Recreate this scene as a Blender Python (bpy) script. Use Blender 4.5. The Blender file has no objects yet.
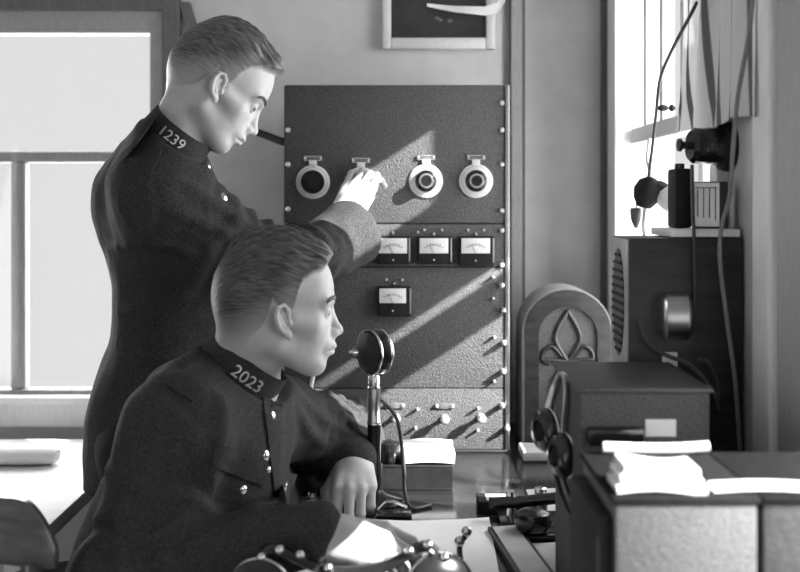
import bpy, bmesh, math, random
import numpy as np
from mathutils import Vector, Matrix
random.seed(7)
rng = np.random.default_rng(11)
SC = bpy.context.scene
COL = SC.collection
PI = math.pi
V = Vector
F_PX, CX, HY, EYE = 1112.0, 400.0, 200.0, 1.32     # 50 mm lens, eye height 1.32 m


def W(px, py, y):
    """measured direction of a feature + its distance from the camera -> place in the room (metres)"""
    return V(((px - CX) / F_PX * y, y, EYE - (py - HY) / F_PX * y))


# ------------------------------------------------------------------ materials
def mat(name, col, rough=0.6, metal=0.0, nscale=0, namt=0.0, bump=0.0, bscale=None, spec=0.5,
        aniso=None, sheen=0.0, coat=0.0):
    m = bpy.data.materials.new(name); m.use_nodes = True
    nt = m.node_tree; b = nt.nodes['Principled BSDF']
    c = (col, col, col, 1) if not isinstance(col, tuple) else (*col, 1)
    b.inputs['Base Color'].default_value = c
    b.inputs['Roughness'].default_value = rough
    b.inputs['Metallic'].default_value = metal
    b.inputs['Specular IOR Level'].default_value = spec
    if sheen: b.inputs['Sheen Weight'].default_value = sheen
    if coat:
        b.inputs['Coat Weight'].default_value = coat; b.inputs['Coat Roughness'].default_value = 0.12
    tc = nt.nodes.new('ShaderNodeTexCoord'); mp = nt.nodes.new('ShaderNodeMapping')
    nt.links.new(tc.outputs['Object'], mp.inputs['Vector'])
    if aniso: mp.inputs['Scale'].default_value = aniso
    if nscale:
        n = nt.nodes.new('ShaderNodeTexNoise'); n.inputs['Scale'].default_value = nscale
        n.inputs['Detail'].default_value = 4; n.inputs['Roughness'].default_value = 0.6
        nt.links.new(mp.outputs[0], n.inputs['Vector'])
        r = nt.nodes.new('ShaderNodeValToRGB')
        r.color_ramp.elements[0].position = 0.3; r.color_ramp.elements[1].position = 0.7
        lo, hi = [max(0, x * (1 - namt)) for x in c[:3]], [min(1, x * (1 + namt)) for x in c[:3]]
        r.color_ramp.elements[0].color = (*lo, 1); r.color_ramp.elements[1].color = (*hi, 1)
        nt.links.new(n.outputs['Fac'], r.inputs['Fac']); nt.links.new(r.outputs[0], b.inputs['Base Color'])
    if bump:
        n2 = nt.nodes.new('ShaderNodeTexNoise'); n2.inputs['Scale'].default_value = bscale or nscale or 50
        n2.inputs['Detail'].default_value = 3
        nt.links.new(mp.outputs[0], n2.inputs['Vector'])
        bp = nt.nodes.new('ShaderNodeBump'); bp.inputs['Strength'].default_value = bump
        bp.inputs['Distance'].default_value = 0.004
        nt.links.new(n2.outputs['Fac'], bp.inputs['Height']); nt.links.new(bp.outputs[0], b.inputs['Normal'])
    return m


def glass_mat():
    m = bpy.data.materials.new('window_glass'); m.use_nodes = True
    nt = m.node_tree; nt.nodes.remove(nt.nodes['Principled BSDF'])
    o = nt.nodes['Material Output']; t = nt.nodes.new('ShaderNodeBsdfTransparent'); g = nt.nodes.new('ShaderNodeBsdfGlossy')
    t.inputs['Color'].default_value = (.97, .97, .97, 1)
    g.inputs['Roughness'].default_value = .02
    n = nt.nodes.new('ShaderNodeTexNoise'); n.inputs['Scale'].default_value = 6
    mth = nt.nodes.new('ShaderNodeMath'); mth.operation = 'MULTIPLY'; mth.inputs[1].default_value = .04
    x = nt.nodes.new('ShaderNodeMixShader')
    nt.links.new(n.outputs['Fac'], mth.inputs[0]); nt.links.new(mth.outputs[0], x.inputs[0])
    nt.links.new(t.outputs[0], x.inputs[1]); nt.links.new(g.outputs[0], x.inputs[2]); nt.links.new(x.outputs[0], o.inputs[0])
    return m


def stripe_mat(name, c1, c2, scale):
    m = mat(name, c1, .9)
    nt = m.node_tree; b = nt.nodes['Principled BSDF']
    w = nt.nodes.new('ShaderNodeTexWave'); w.bands_direction = 'Y'; w.inputs['Scale'].default_value = scale
    w.inputs['Distortion'].default_value = .15
    r = nt.nodes.new('ShaderNodeValToRGB')
    r.color_ramp.elements[0].position = .10; r.color_ramp.elements[1].position = .22
    r.color_ramp.elements[0].color = (c2, c2, c2, 1); r.color_ramp.elements[1].color = (c1, c1, c1, 1)
    tc = nt.nodes.new('ShaderNodeTexCoord')
    nt.links.new(tc.outputs['Object'], w.inputs['Vector']); nt.links.new(w.outputs['Fac'], r.inputs['Fac'])
    nt.links.new(r.outputs[0], b.inputs['Base Color'])
    tr = nt.nodes.new('ShaderNodeBsdfTranslucent'); mx = nt.nodes.new('ShaderNodeMixShader'); mx.inputs[0].default_value = .25
    nt.links.new(r.outputs[0], tr.inputs['Color']); nt.links.new(b.outputs[0], mx.inputs[1]); nt.links.new(tr.outputs[0], mx.inputs[2])
    nt.links.new(mx.outputs[0], nt.nodes['Material Output'].inputs['Surface'])
    return m


def hair_mat(name, c, crop):
    """combed hair; the closely cropped back and sides let the scalp colour through"""
    m = mat(name, c, .42, spec=.5)
    nt = m.node_tree; b = nt.nodes['Principled BSDF']
    at = nt.nodes.new('ShaderNodeAttribute'); at.attribute_name = 'crop'
    uv = nt.nodes.new('ShaderNodeAttribute'); uv.attribute_name = 'comb'
    mp = nt.nodes.new('ShaderNodeMapping'); mp.inputs['Scale'].default_value = (35, 420, 420)
    n = nt.nodes.new('ShaderNodeTexNoise'); n.inputs['Scale'].default_value = 1; n.inputs['Detail'].default_value = 3
    nt.links.new(uv.outputs['Vector'], mp.inputs['Vector']); nt.links.new(mp.outputs[0], n.inputs['Vector'])
    r = nt.nodes.new('ShaderNodeValToRGB')
    r.color_ramp.elements[0].position = .35; r.color_ramp.elements[1].position = .68
    r.color_ramp.elements[0].color = (c * .35, c * .35, c * .35, 1); r.color_ramp.elements[1].color = (c * 1.7, c * 1.7, c * 1.7, 1)
    nt.links.new(n.outputs['Fac'], r.inputs['Fac'])
    x = nt.nodes.new('ShaderNodeMixRGB'); x.inputs[2].default_value = (crop, crop, crop, 1)
    nt.links.new(at.outputs['Fac'], x.inputs[0]); nt.links.new(r.outputs[0], x.inputs[1]); nt.links.new(x.outputs[0], b.inputs['Base Color'])
    bp = nt.nodes.new('ShaderNodeBump'); bp.inputs['Strength'].default_value = .5; bp.inputs['Distance'].default_value = .002
    nt.links.new(n.outputs['Fac'], bp.inputs['Height']); nt.links.new(bp.outputs[0], b.inputs['Normal'])
    return m


MT = dict(
    wall=mat('wall_paint', .60, .85, nscale=14, namt=.06, bump=.12, bscale=120),
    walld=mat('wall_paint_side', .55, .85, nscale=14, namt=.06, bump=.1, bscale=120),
    floor=mat('floor_linoleum', .22, .5, nscale=8, namt=.25),
    ceil=mat('ceiling_paint', .6, .9, nscale=20, namt=.03),
    white=mat('white_painted_wood', .78, .5, nscale=30, namt=.06, aniso=(6, 6, 1)),
    trim=mat('grey_painted_wood', .36, .5, nscale=30, namt=.12, aniso=(6, 6, 1)),
    dtrim=mat('dark_painted_wood', .13, .5, nscale=30, namt=.2, aniso=(6, 6, 1)),
    glass=glass_mat(),
    crinkle=mat('black_crinkle_enamel', .060, .55, nscale=420, namt=.55, bump=.9, bscale=420, spec=.55),
    crinkle2=mat('grey_crinkle_enamel', .09, .7, nscale=300, namt=.4, bump=.5, bscale=300, spec=.15),
    speckle=mat('pale_speckled_enamel', .085, .6, nscale=330, namt=.3, bump=.3, bscale=330),
    dgrey=mat('dark_grey_enamel', .06, .5, nscale=160, namt=.3, bump=.2, bscale=160),
    black=mat('black_bakelite', .012, .18, nscale=40, namt=.2, spec=.6),
    matblack=mat('matt_black_paint', .016, .7, nscale=60, namt=.3, spec=.2),
    darkwood=mat('dark_stained_wood', .022, .5, nscale=12, namt=.5, aniso=(1, 1, 8)),  # the wood's own dark stain
    metal=mat('nickel_plate', .72, .25, 1.0, nscale=50, namt=.1),
    steel=mat('brushed_steel', .5, .35, 1.0, nscale=40, namt=.15, aniso=(1, 1, 12)),
    screw=mat('pale_screw_metal', .75, .35, .6, nscale=50, namt=.1),
    ring=mat('engraved_aluminium', .68, .45, .2, nscale=80, namt=.06),
    plate=mat('engraved_name_plate', .16, .45, .3, nscale=80, namt=.2),
    paper=mat('white_paper', .80, .85, nscale=25, namt=.03, bump=.05, bscale=60),
    gpaper=mat('grey_paper', .42, .85, nscale=18, namt=.08, bump=.05, bscale=40),
    face=mat('meter_card', .72, .6, nscale=40, namt=.03),
    ink=mat('black_ink', .03, .6, nscale=40, namt=.2),
    desk=mat('polished_desk_top', .022, .18, nscale=5, namt=.5, aniso=(1, 9, 1), spec=.5, coat=.35),
    table=mat('sunlit_tone_table_top', .72, .5, nscale=6, namt=.07, aniso=(1, 8, 1)),  # pale colour stands in for sunlight on the left table
    wood=mat('varnished_wood', .07, .28, nscale=9, namt=.6, aniso=(2, 2, 9), coat=.5),
    radio=mat('walnut_veneer', .022, .45, nscale=9, namt=.6, aniso=(2, 2, 9), coat=.3),
    radiorim=mat('pale_maple_rim', .32, .4, nscale=12, namt=.2),
    cloth=mat('grille_cloth', .11, .9, nscale=300, namt=.3),
    serge=mat('dark_serge', .040, .9, nscale=260, namt=.45, bump=.35, bscale=380, spec=.12),
    trous=mat('dark_serge_trousers', .018, .9, nscale=260, namt=.4, spec=.2),
    skin=mat('skin', .45, .5, nscale=70, namt=.05, bump=.06, bscale=260, spec=.35),
    shoe=mat('black_leather', .012, .25, nscale=40, namt=.2),
    hairA=hair_mat('fair_brown_hair', .085, .42),
    hairB=hair_mat('brown_hair', .055, .42),
    eye=mat('eye_shaded_white', .22, .2, nscale=30, namt=.05), iris=mat('dark_iris', .03, .2, nscale=30, namt=.1),  # white of the eye darkened to stand for shade under the lids
    brow=mat('eyebrow_hair', .07, .7, nscale=300, namt=.4),
    rubber=mat('rubber_cable', .04, .5, nscale=60, namt=.2),
    greycord=mat('grey_cloth_cord', .22, .8, nscale=90, namt=.2),
    mesh=mat('grille_gauze', .05, .45, .4, nscale=500, namt=.6, bump=.5, bscale=500),
    photo=mat('dark_print', .035, .35, nscale=7, namt=.7),
    lidm=mat('dull_case_lid', .020, 1.0, spec=.0, nscale=200, namt=.3),
    curtain=stripe_mat('striped_curtain', .75, .16, 5.2),
)


# ------------------------------------------------------------------ mesh helper
class MB:
    def __init__(s): s.bm = bmesh.new()

    def _xf(s, vs, Mx):
        if Mx is not None: bmesh.ops.transform(s.bm, matrix=Mx, verts=vs)

    def box(s, x0, x1, y0, y1, z0, z1, bev=0.0, seg=2, Mx=None):
        r = bmesh.ops.create_cube(s.bm, size=1.0); vs = r['verts']
        for v in vs:
            v.co = V(((x0 + x1) / 2 + v.co.x * (x1 - x0), (y0 + y1) / 2 + v.co.y * (y1 - y0), (z0 + z1) / 2 + v.co.z * (z1 - z0)))
        if bev:
            es = list({e for v in vs for e in v.link_edges})
            r = bmesh.ops.bevel(s.bm, geom=es, offset=bev, segments=seg, affect='EDGES', profile=.5)
            vs = list({v for f in r['faces'] for v in f.verts} | {v for v in vs if v.is_valid})
        s._xf(vs, Mx); return s

    def lathe(s, prof, p, axis=(0, 0, 1), seg=32, capped=True):
        """prof: list of (radius, height along axis)"""
        a = V(axis).normalized(); t = V((1, 0, 0)) if abs(a.x) < .9 else V((0, 1, 0))
        u = a.cross(t).normalized(); w = a.cross(u); p = V(p); rings = []
        for r, h in prof:
            if r < 1e-5: rings.append([s.bm.verts.new(p + a * h)])
            else: rings.append([s.bm.verts.new(p + a * h + (u * math.cos(2 * PI * k / seg) + w * math.sin(2 * PI * k / seg)) * r) for k in range(seg)])
        for A, B in zip(rings[:-1], rings[1:]):
            for k in range(seg):
                l = (k + 1) % seg
                if len(A) == 1 and len(B) == 1: continue
                if len(A) == 1: f = [A[0], B[k], B[l]]
                elif len(B) == 1: f = [A[k], B[0], A[l]]
                else: f = [A[k], B[k], B[l], A[l]]
                s.bm.faces.new(f)
        if capped:
            for R in (rings[0], rings[-1]):
                if len(R) > 2: s.bm.faces.new(R)
        return s

    def cyl(s, p0, p1, r, r2=None, seg=24, bev=0.0):
        p0, p1 = V(p0), V(p1); L = (p1 - p0).length; r2 = r if r2 is None else r2
        if bev: pr = [(0, 0), (r - bev, 0), (r, bev), (r2, L - bev), (r2 - bev, L), (0, L)]
        else: pr = [(0, 0), (r, 0), (r2, L), (0, L)]
        return s.lathe(pr, p0, p1 - p0, seg, False)

    def ball(s, c, r, sc=(1, 1, 1), seg=16, R=None):
        q = bmesh.ops.create_uvsphere(s.bm, u_segments=seg, v_segments=max(8, seg // 2), radius=r)
        Mx = Matrix.Translation(V(c)) @ (R.to_4x4() if R is not None else Matrix.Identity(4)) @ Matrix.Diagonal((*sc, 1))
        bmesh.ops.transform(s.bm, matrix=Mx, verts=q['verts']); return s

    def tube(s, pts, r, seg=8, closed=False, smooth=True, flat=None):
        pts = [V(p) for p in pts]
        if smooth and len(pts) > 2: pts = spline(pts, 6, closed)
        n = len(pts); rings = []; up = None
        for i, p in enumerate(pts):
            a = pts[(i - 1) % n] if (closed or i > 0) else p
            b = pts[(i + 1) % n] if (closed or i < n - 1) else p
            t = (b - a).normalized()
            if up is None:
                up = V((0, 0, 1)) if abs(t.z) < .9 else V((0, 1, 0))
            up = (up - t * up.dot(t)).normalized(); w = t.cross(up)
            rr = r(i / (n - 1)) if callable(r) else r
            ru, rw = (rr, rr) if flat is None else (rr * flat[0], rr * flat[1])
            rings.append([s.bm.verts.new(p + up * math.cos(2 * PI * k / seg) * ru + w * math.sin(2 * PI * k / seg) * rw) for k in range(seg)])
        m = n if closed else n - 1
        for i in range(m):
            A, B = rings[i], rings[(i + 1) % n]
            for k in range(seg):
                l = (k + 1) % seg; s.bm.faces.new([A[k], A[l], B[l], B[k]])
        if not closed:
            s.bm.faces.new(rings[0]); s.bm.faces.new(rings[-1])
        return s

    def prism(s, poly, o, u, w, depth):
        """poly (a,b) in the plane o + a*u + b*w, extruded by the vector depth"""
        o, u, w, d = V(o), V(u), V(w), V(depth)
        A = [s.bm.verts.new(o + u * a + w * b) for a, b in poly]; B = [s.bm.verts.new(v.co + d) for v in A]
        n = len(poly)
        s.bm.faces.new(A); s.bm.faces.new(B)
        for i in range(n): s.bm.faces.new([A[i], A[(i + 1) % n], B[(i + 1) % n], B[i]])
        return s

    def sheet(s, fn, nu, nv, th):
        """closed thin slab: fn(u,v) -> point, thickness th along the surface normal"""
        P = [[V(fn(i / nu, j / nv)) for j in range(nv + 1)] for i in range(nu + 1)]
        A, B = {}, {}
        for i in range(nu + 1):
            for j in range(nv + 1):
                du = P[min(i + 1, nu)][j] - P[max(i - 1, 0)][j]; dv = P[i][min(j + 1, nv)] - P[i][max(j - 1, 0)]
                nn = du.cross(dv).normalized() * th
                A[i, j] = s.bm.verts.new(P[i][j]); B[i, j] = s.bm.verts.new(P[i][j] + nn)
        for i in range(nu):
            for j in range(nv):
                s.bm.faces.new([A[i, j], A[i, j + 1], A[i + 1, j + 1], A[i + 1, j]])
                s.bm.faces.new([B[i, j], B[i + 1, j], B[i + 1, j + 1], B[i, j + 1]])
        for i in range(nu):
            s.bm.faces.new([A[i, 0], A[i + 1, 0], B[i + 1, 0], B[i, 0]]); s.bm.faces.new([A[i, nv], B[i, nv], B[i + 1, nv], A[i + 1, nv]])
        for j in range(nv):
            s.bm.faces.new([A[0, j], B[0, j], B[0, j + 1], A[0, j + 1]]); s.bm.faces.new([A[nu, j], A[nu, j + 1], B[nu, j + 1], B[nu, j]])
        return s

    def build(s, name, m, parent=None, smooth=True, ang=40):
        bmesh.ops.recalc_face_normals(s.bm, faces=s.bm.faces)
        me = bpy.data.meshes.new(name); s.bm.to_mesh(me); s.bm.free()
        return link(name, me, m, parent, smooth, ang)


def spline(p, k, closed=False):
    n = len(p); out = []
    for i in range(n if closed else n - 1):
        a = p[(i - 1) % n] if (closed or i > 0) else p[0] * 2 - p[1]
        b, c = p[i], p[(i + 1) % n]
        d = p[(i + 2) % n] if (closed or i < n - 2) else p[-1] * 2 - p[-2]
        for j in range(k):
            t = j / k
            out.append(.5 * ((2 * b) + (c - a) * t + (2 * a - 5 * b + 4 * c - d) * t * t + (3 * b - a - 3 * c + d) * t ** 3))
    if not closed: out.append(p[-1])
    return out


ORG = {}


def link(name, me, m, parent=None, smooth=True, ang=40):
    o = bpy.data.objects.new(name, me); COL.objects.link(o)
    if m: me.materials.append(MT[m] if isinstance(m, str) else m)
    if parent is not None:
        org = ORG[parent.name]; me.transform(Matrix.Translation(-org)); o.parent = parent; ORG[o.name] = org
    else:
        # origin to the base centre
        co = np.empty(len(me.vertices) * 3); me.vertices.foreach_get('co', co); co = co.reshape(-1, 3)
        lo, hi = co.min(0), co.max(0); org = V(((lo[0] + hi[0]) / 2, (lo[1] + hi[1]) / 2, lo[2]))
        me.transform(Matrix.Translation(-org)); o.location = org; ORG[o.name] = org
    if smooth:
        me.polygons.foreach_set('use_smooth', [True] * len(me.polygons))
        try: me.set_sharp_from_angle(angle=math.radians(ang))
        except Exception: pass
    return o


def tag(o, label=None, cat=None, group=None, kind=None):
    if label: o['label'] = label
    if cat: o['category'] = cat
    if group: o['group'] = group
    if kind: o['kind'] = kind
    return o


def thing(name, loc, label, cat, group=None):
    o = bpy.data.objects.new(name, None); COL.objects.link(o); o.location = V(loc); o.empty_display_size = .05
    ORG[o.name] = V(loc); return tag(o, label, cat, group)


def struct(name, mb, m, parent=None, smooth=False):
    o = mb.build(name, m, parent, smooth)
    if parent is None: o['kind'] = 'structure'
    return o


def text_mesh(body, size, depth=.0006, align='CENTER'):
    c = bpy.data.curves.new('t', 'FONT'); c.body = body; c.size = size; c.extrude = depth; c.align_x = align; c.align_y = 'CENTER'
    c.resolution_u = 3
    o = bpy.data.objects.new('t', c); COL.objects.link(o)
    dg = bpy.context.evaluated_depsgraph_get(); me = bpy.data.meshes.new_from_object(o.evaluated_get(dg))
    bpy.data.objects.remove(o); bpy.data.curves.remove(c); return me
# ------------------------------------------------------------------ implicit-surface modelling (people)
from mathutils.bvhtree import BVHTree


def smin(a, b, k):
    if k <= 0: return np.minimum(a, b)
    h = np.clip(.5 + .5 * (b - a) / k, 0, 1)
    return b * (1 - h) + a * h - k * h * (1 - h)


def axis_pts(lo, hi, coarse, fine):
    """graded coordinates: coarse spacing, finer inside the (a, b, step) ranges"""
    out = [lo]; x = lo
    while x < hi:
        st = coarse
        for a, b, s in fine:
            if a <= x <= b: st = min(st, s)
            elif x < a: st = min(st, max(s, (a - x) * .35 + s))
            else: st = min(st, max(s, (x - b) * .35 + s))
        x += st; out.append(x)
    return np.array(out, np.float32)


class Grid:
    def __init__(s, xs, ys, zs):
        s.ax = (xs, ys, zs); s.F = np.full((len(xs), len(ys), len(zs)), .3, np.float32)

    def sub(s, lo, hi):
        sl, cs = [], []
        for i in range(3):
            a = np.searchsorted(s.ax[i], lo[i]); b = np.searchsorted(s.ax[i], hi[i])
            sl.append(slice(a, b)); sh = [1, 1, 1]; sh[i] = -1; cs.append(s.ax[i][a:b].reshape(sh))
        return tuple(sl), cs

    def op(s, fn, lo, hi, k=0.01, cut=False):
        sl, (X, Y, Z) = s.sub(lo, hi)
        if min(s.F[sl].shape) == 0: return
        d = fn(X, Y, Z).astype(np.float32)
        if cut: s.F[sl] = -smin(-s.F[sl], d, k)
        else: s.F[sl] = smin(s.F[sl], d, k)

    def cone(s, a, b, ra, rb, k=.02, mg=.035, cut=False, wr=None):
        a, b = np.array(a, float), np.array(b, float); ba = b - a; L2 = max(ba.dot(ba), 1e-9)
        m = max(ra, rb) + mg; lo, hi = np.minimum(a, b) - m, np.maximum(a, b) + m

        def f(X, Y, Z):
            x, y, z = X - a[0], Y - a[1], Z - a[2]
            t0 = (x * ba[0] + y * ba[1] + z * ba[2]) / L2; t = np.clip(t0, 0, 1)
            d = np.sqrt((x - t * ba[0]) ** 2 + (y - t * ba[1]) ** 2 + (z - t * ba[2]) ** 2) - (ra + (rb - ra) * t)
            if wr:
                amp, wl, c, wd, ph = wr; L = math.sqrt(L2)
                d = d + amp * np.sin(2 * PI * (t0 * L + .35 * x - .3 * z + .012 * np.sin(60 * z + 40 * y)) / wl + ph) * np.exp(-((t0 - c) / wd) ** 2)
            return d
        s.op(f, lo, hi, k, cut)

    def ell(s, c, rad, R=None, k=.03, mg=.04, cut=False):
        c = np.array(c, float); rad = np.array(rad, float); R = np.eye(3) if R is None else np.array(R, float)
        ext = np.sqrt(((R * rad[:, None]) ** 2).sum(0)) + mg

        def f(X, Y, Z):
            x, y, z = X - c[0], Y - c[1], Z - c[2]
            q = [(R[i, 0] * x + R[i, 1] * y + R[i, 2] * z) / rad[i] for i in range(3)]
            k0 = np.sqrt(q[0] ** 2 + q[1] ** 2 + q[2] ** 2)
            k1 = np.sqrt((q[0] / rad[0]) ** 2 + (q[1] / rad[1]) ** 2 + (q[2] / rad[2]) ** 2) + 1e-6
            return k0 * (k0 - 1) / k1
        s.op(f, c - ext, c + ext, k, cut)

    def mesh(s):
        F = s.F; I = F < 0
        nx, ny, nz = F.shape
        cnt = np.zeros((nx - 1, ny - 1, nz - 1), np.int8)
        for a in (0, 1):
            for b in (0, 1):
                for c in (0, 1): cnt += I[a:nx - 1 + a, b:ny - 1 + b, c:nz - 1 + c]
        act = np.argwhere((cnt > 0) & (cnt < 8)); del cnt
        i, j, k = act[:, 0], act[:, 1], act[:, 2]
        acc = np.zeros((len(act), 3)); n = np.zeros(len(act))
        corners = [(a, b, c) for a in (0, 1) for b in (0, 1) for c in (0, 1)]
        for A in corners:
            for d in range(3):
                if A[d]: continue
                B = list(A); B[d] = 1
                fa = F[i + A[0], j + A[1], k + A[2]].astype(float); fb = F[i + B[0], j + B[1], k + B[2]].astype(float)
                m = (fa < 0) != (fb < 0); t = np.where(m, fa / np.where(m, fa - fb, 1), 0)
                pt = np.array(A, float)[None, :] + t[:, None] * (np.array(B) - np.array(A))[None, :]
                acc[m] += pt[m]; n[m] += 1
        loc = acc / n[:, None]
        co = np.empty((len(act), 3))
        for d in range(3):
            g = s.ax[d]; q = act[:, d]; co[:, d] = g[q] + loc[:, d] * (g[q + 1] - g[q])
        idx = np.full((nx - 1, ny - 1, nz - 1), -1, np.int32); idx[i, j, k] = np.arange(len(act))
        quads = []
        for d in range(3):
            sl0 = [slice(None)] * 3; sl1 = [slice(None)] * 3; sl0[d] = slice(0, -1); sl1[d] = slice(1, None)
            e = np.argwhere(I[tuple(sl0)] != I[tuple(sl1)])
            u, w = (d + 1) % 3, (d + 2) % 3
            ok = (e[:, u] > 0) & (e[:, w] > 0) & (e[:, u] < F.shape[u] - 1) & (e[:, w] < F.shape[w] - 1); e = e[ok]
            q = []
            for du, dw in ((0, 0), (1, 0), (1, 1), (0, 1)):
                c = e.copy(); c[:, u] -= du; c[:, w] -= dw; q.append(idx[c[:, 0], c[:, 1], c[:, 2]])
            q = np.stack(q, 1); neg = I[e[:, 0], e[:, 1], e[:, 2]]
            q[neg] = q[neg][:, ::-1]; quads.append(q)
        q = np.concatenate(quads); q = q[(q >= 0).all(1)]
        return co, q[:, ::-1]


def mesh_np(name, co, q):
    me = bpy.data.meshes.new(name); n, m = len(co), len(q)
    me.vertices.add(n); me.vertices.foreach_set('co', co.astype(np.float32).ravel())
    me.loops.add(m * 4); me.loops.foreach_set('vertex_index', q.astype(np.int32).ravel())
    me.polygons.add(m); me.polygons.foreach_set('loop_start', np.arange(m, dtype=np.int32) * 4)
    me.update(calc_edges=True); me.validate(); return me


def biggest(co, q):
    """keep only the largest connected surface"""
    lab = np.arange(len(co))
    while True:
        mn = lab[q].min(1); new = lab.copy()
        for c in range(4): np.minimum.at(new, q[:, c], mn)
        new = new[new]
        if (new == lab).all(): break
        lab = new
    ids, cn = np.unique(lab[q[:, 0]], return_counts=True); keep = lab == ids[cn.argmax()]
    mp = np.cumsum(keep) - 1
    return co[keep], mp[q[keep[q[:, 0]]]]


def smooth_np(co, q, n, lam=.5):
    for _ in range(n):
        s = np.zeros_like(co); c = np.zeros(len(co))
        for a, b in ((0, 1), (1, 2), (2, 3), (3, 0)):
            np.add.at(s, q[:, a], co[q[:, b]]); np.add.at(c, q[:, a], 1)
            np.add.at(s, q[:, b], co[q[:, a]]); np.add.at(c, q[:, b], 1)
        co = co * (1 - lam) + lam * s / np.maximum(c, 1)[:, None]
    return co


# ---- head in its own frame: x forward, y to the left, z up
def _e(x, y, z, c, r):
    a, b, g = (x - c[0]) / r[0], (y - c[1]) / r[1], (z - c[2]) / r[2]
    k0 = np.sqrt(a * a + b * b + g * g); k1 = np.sqrt((a / r[0]) ** 2 + (b / r[1]) ** 2 + (g / r[2]) ** 2) + 1e-6
    return k0 * (k0 - 1) / k1


def _c(x, y, z, a, b, ra, rb):
    a, b = np.array(a), np.array(b); ba = b - a
    t = np.clip(((x - a[0]) * ba[0] + (y - a[1]) * ba[1] + (z - a[2]) * ba[2]) / ba.dot(ba), 0, 1)
    return np.sqrt((x - a[0] - t * ba[0]) ** 2 + (y - a[1] - t * ba[1]) ** 2 + (z - a[2] - t * ba[2]) ** 2) - (ra + (rb - ra) * t)


def skull(x, y, z):
    d = _e(x, y, z, (-.004, 0, .036), (.088, .075, .084))
    d = smin(d, _e(x, y, z, (-.040, 0, .006), (.050, .062, .060)), .03)
    d = smin(d, _e(x, y, z, (.048, 0, .022), (.044, .056, .060)), .02)
    return d


def head_sdf(x, y, z, lids=.9, jaw=1.0):
    w = np.abs(y)
    d = skull(x, y, z)
    d = smin(d, _e(x, y, z, (.040, 0, -.035), (.048, .054, .058)), .02)               # mid face
    d = smin(d, _c(x, w, z, (-.004, .050, -.050), (.052, .020, -.086), .018, .017), .022)    # jaw
    d = smin(d, _c(x, w, z, (.064, 0, -.087), (.064, .012, -.088), .0205, .017), .014)      # chin
    d = smin(d, _c(x, w, z, (.050, .046, -.022), (.020, .060, -.014), .013, .010), .018)   # cheekbone
    d = smin(d, _c(x, w, z, (.083, .010, .012), (.070, .044, .014), .0085, .008), .012)    # brow
    d = -smin(-d, _e(x, w, z, (.094, .032, -.005), (.017, .016, .0105)), .012)             # eye socket
    d = smin(d, _e(x, w, z, (.0715, .031, -.003), (.0130, .0145, .0125)), .003)            # lids
    d = -smin(-d, _c(x, w, z, (.0875, .020, -.006), (.0785, .042, -.007), .0030, .0024), .002)
    d = smin(d, _c(x, y, z, (.084, 0, .006), (.098, 0, -.032), .0065, .0085), .008)        # nose
    d = smin(d, _e(x, y, z, (.0995, 0, -.036), (.0115, .0105, .0095)), .006)
    d = smin(d, _e(x, w, z, (.0905, .0115, -.040), (.011, .0065, .0075)), .005)
    d = -smin(-d, _e(x, w, z, (.096, .0065, -.048), (.006, .0032, .004)), .003)
    d = smin(d, _e(x, y, z, (.079, 0, -.060), (.017, .026, .021)), .012)                   # muzzle
    d = smin(d, _e(x, y, z, (.0915, 0, -.0595), (.0085, .021, .0055)), .005)                # lips
    d = smin(d, _e(x, y, z, (.0885, 0, -.0705), (.0085, .018, .006)), .005)
    d = -smin(-d, _c(x, w, z, (.103, 0, -.0648), (.082, .026, -.0665), .0014, .001), .003)
    d = -smin(-d, _e(x, y, z, (.094, 0, -.0795), (.010, .018, .004)), .008)
    # ear: rim, fold, hollow, lobe
    c, s = math.cos(.42), -math.sin(.42)
    ex, ey, ez = x - .001, w - .0725, z + .014
    ex, ez = ex * .97 + ez * .22, ez * .97 - ex * .22
    u, v = ex * c + ey * s, -ex * s + ey * c
    v = v - .006
    sh = _e(u, v, ez, (-.002, -.0045, .002), (.0125, .0045, .023))
    P = [(.0085, .004), (.0105, .016), (.004, .0245), (-.0065, .0235), (-.0125, .012), (-.0120, -.002), (-.0075, -.013), (-.001, -.0195)]
    for i in range(7): sh = smin(sh, _c(u, v, ez, (P[i][0], .001, P[i][1]), (P[i + 1][0], .001, P[i + 1][1]), .0032, .0032), .0015)
    Q = [(.003, .014), (-.006, .011), (-.0065, .000), (-.001, -.009)]
    for i in range(3): sh = smin(sh, _c(u, v, ez, (Q[i][0], -.0012, Q[i][1]), (Q[i + 1][0], -.0012, Q[i + 1][1]), .0027, .0027), .002)
    sh = smin(sh, _e(u, v, ez, (.003, -.001, -.021), (.0065, .0042, .0085)), .004)
    sh = smin(sh, _e(u, v, ez, (.0095, -.001, -.005), (.0035, .004, .006)), .003)
    d = smin(d, sh, .0035)
    return d


def frame(yaw, pitch, roll=0):
    return Matrix.Rotation(math.radians(yaw), 3, 'Z') @ Matrix.Rotation(math.radians(pitch), 3, 'Y') @ Matrix.Rotation(math.radians(roll), 3, 'X')


def local(R, o):
    R = np.array(R); o = np.array(o)

    def f(X, Y, Z):
        x, y, z = X - o[0], Y - o[1], Z - o[2]
        return tuple(R[0, i] * x + R[1, i] * y + R[2, i] * z for i in range(3))
    return f


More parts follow.
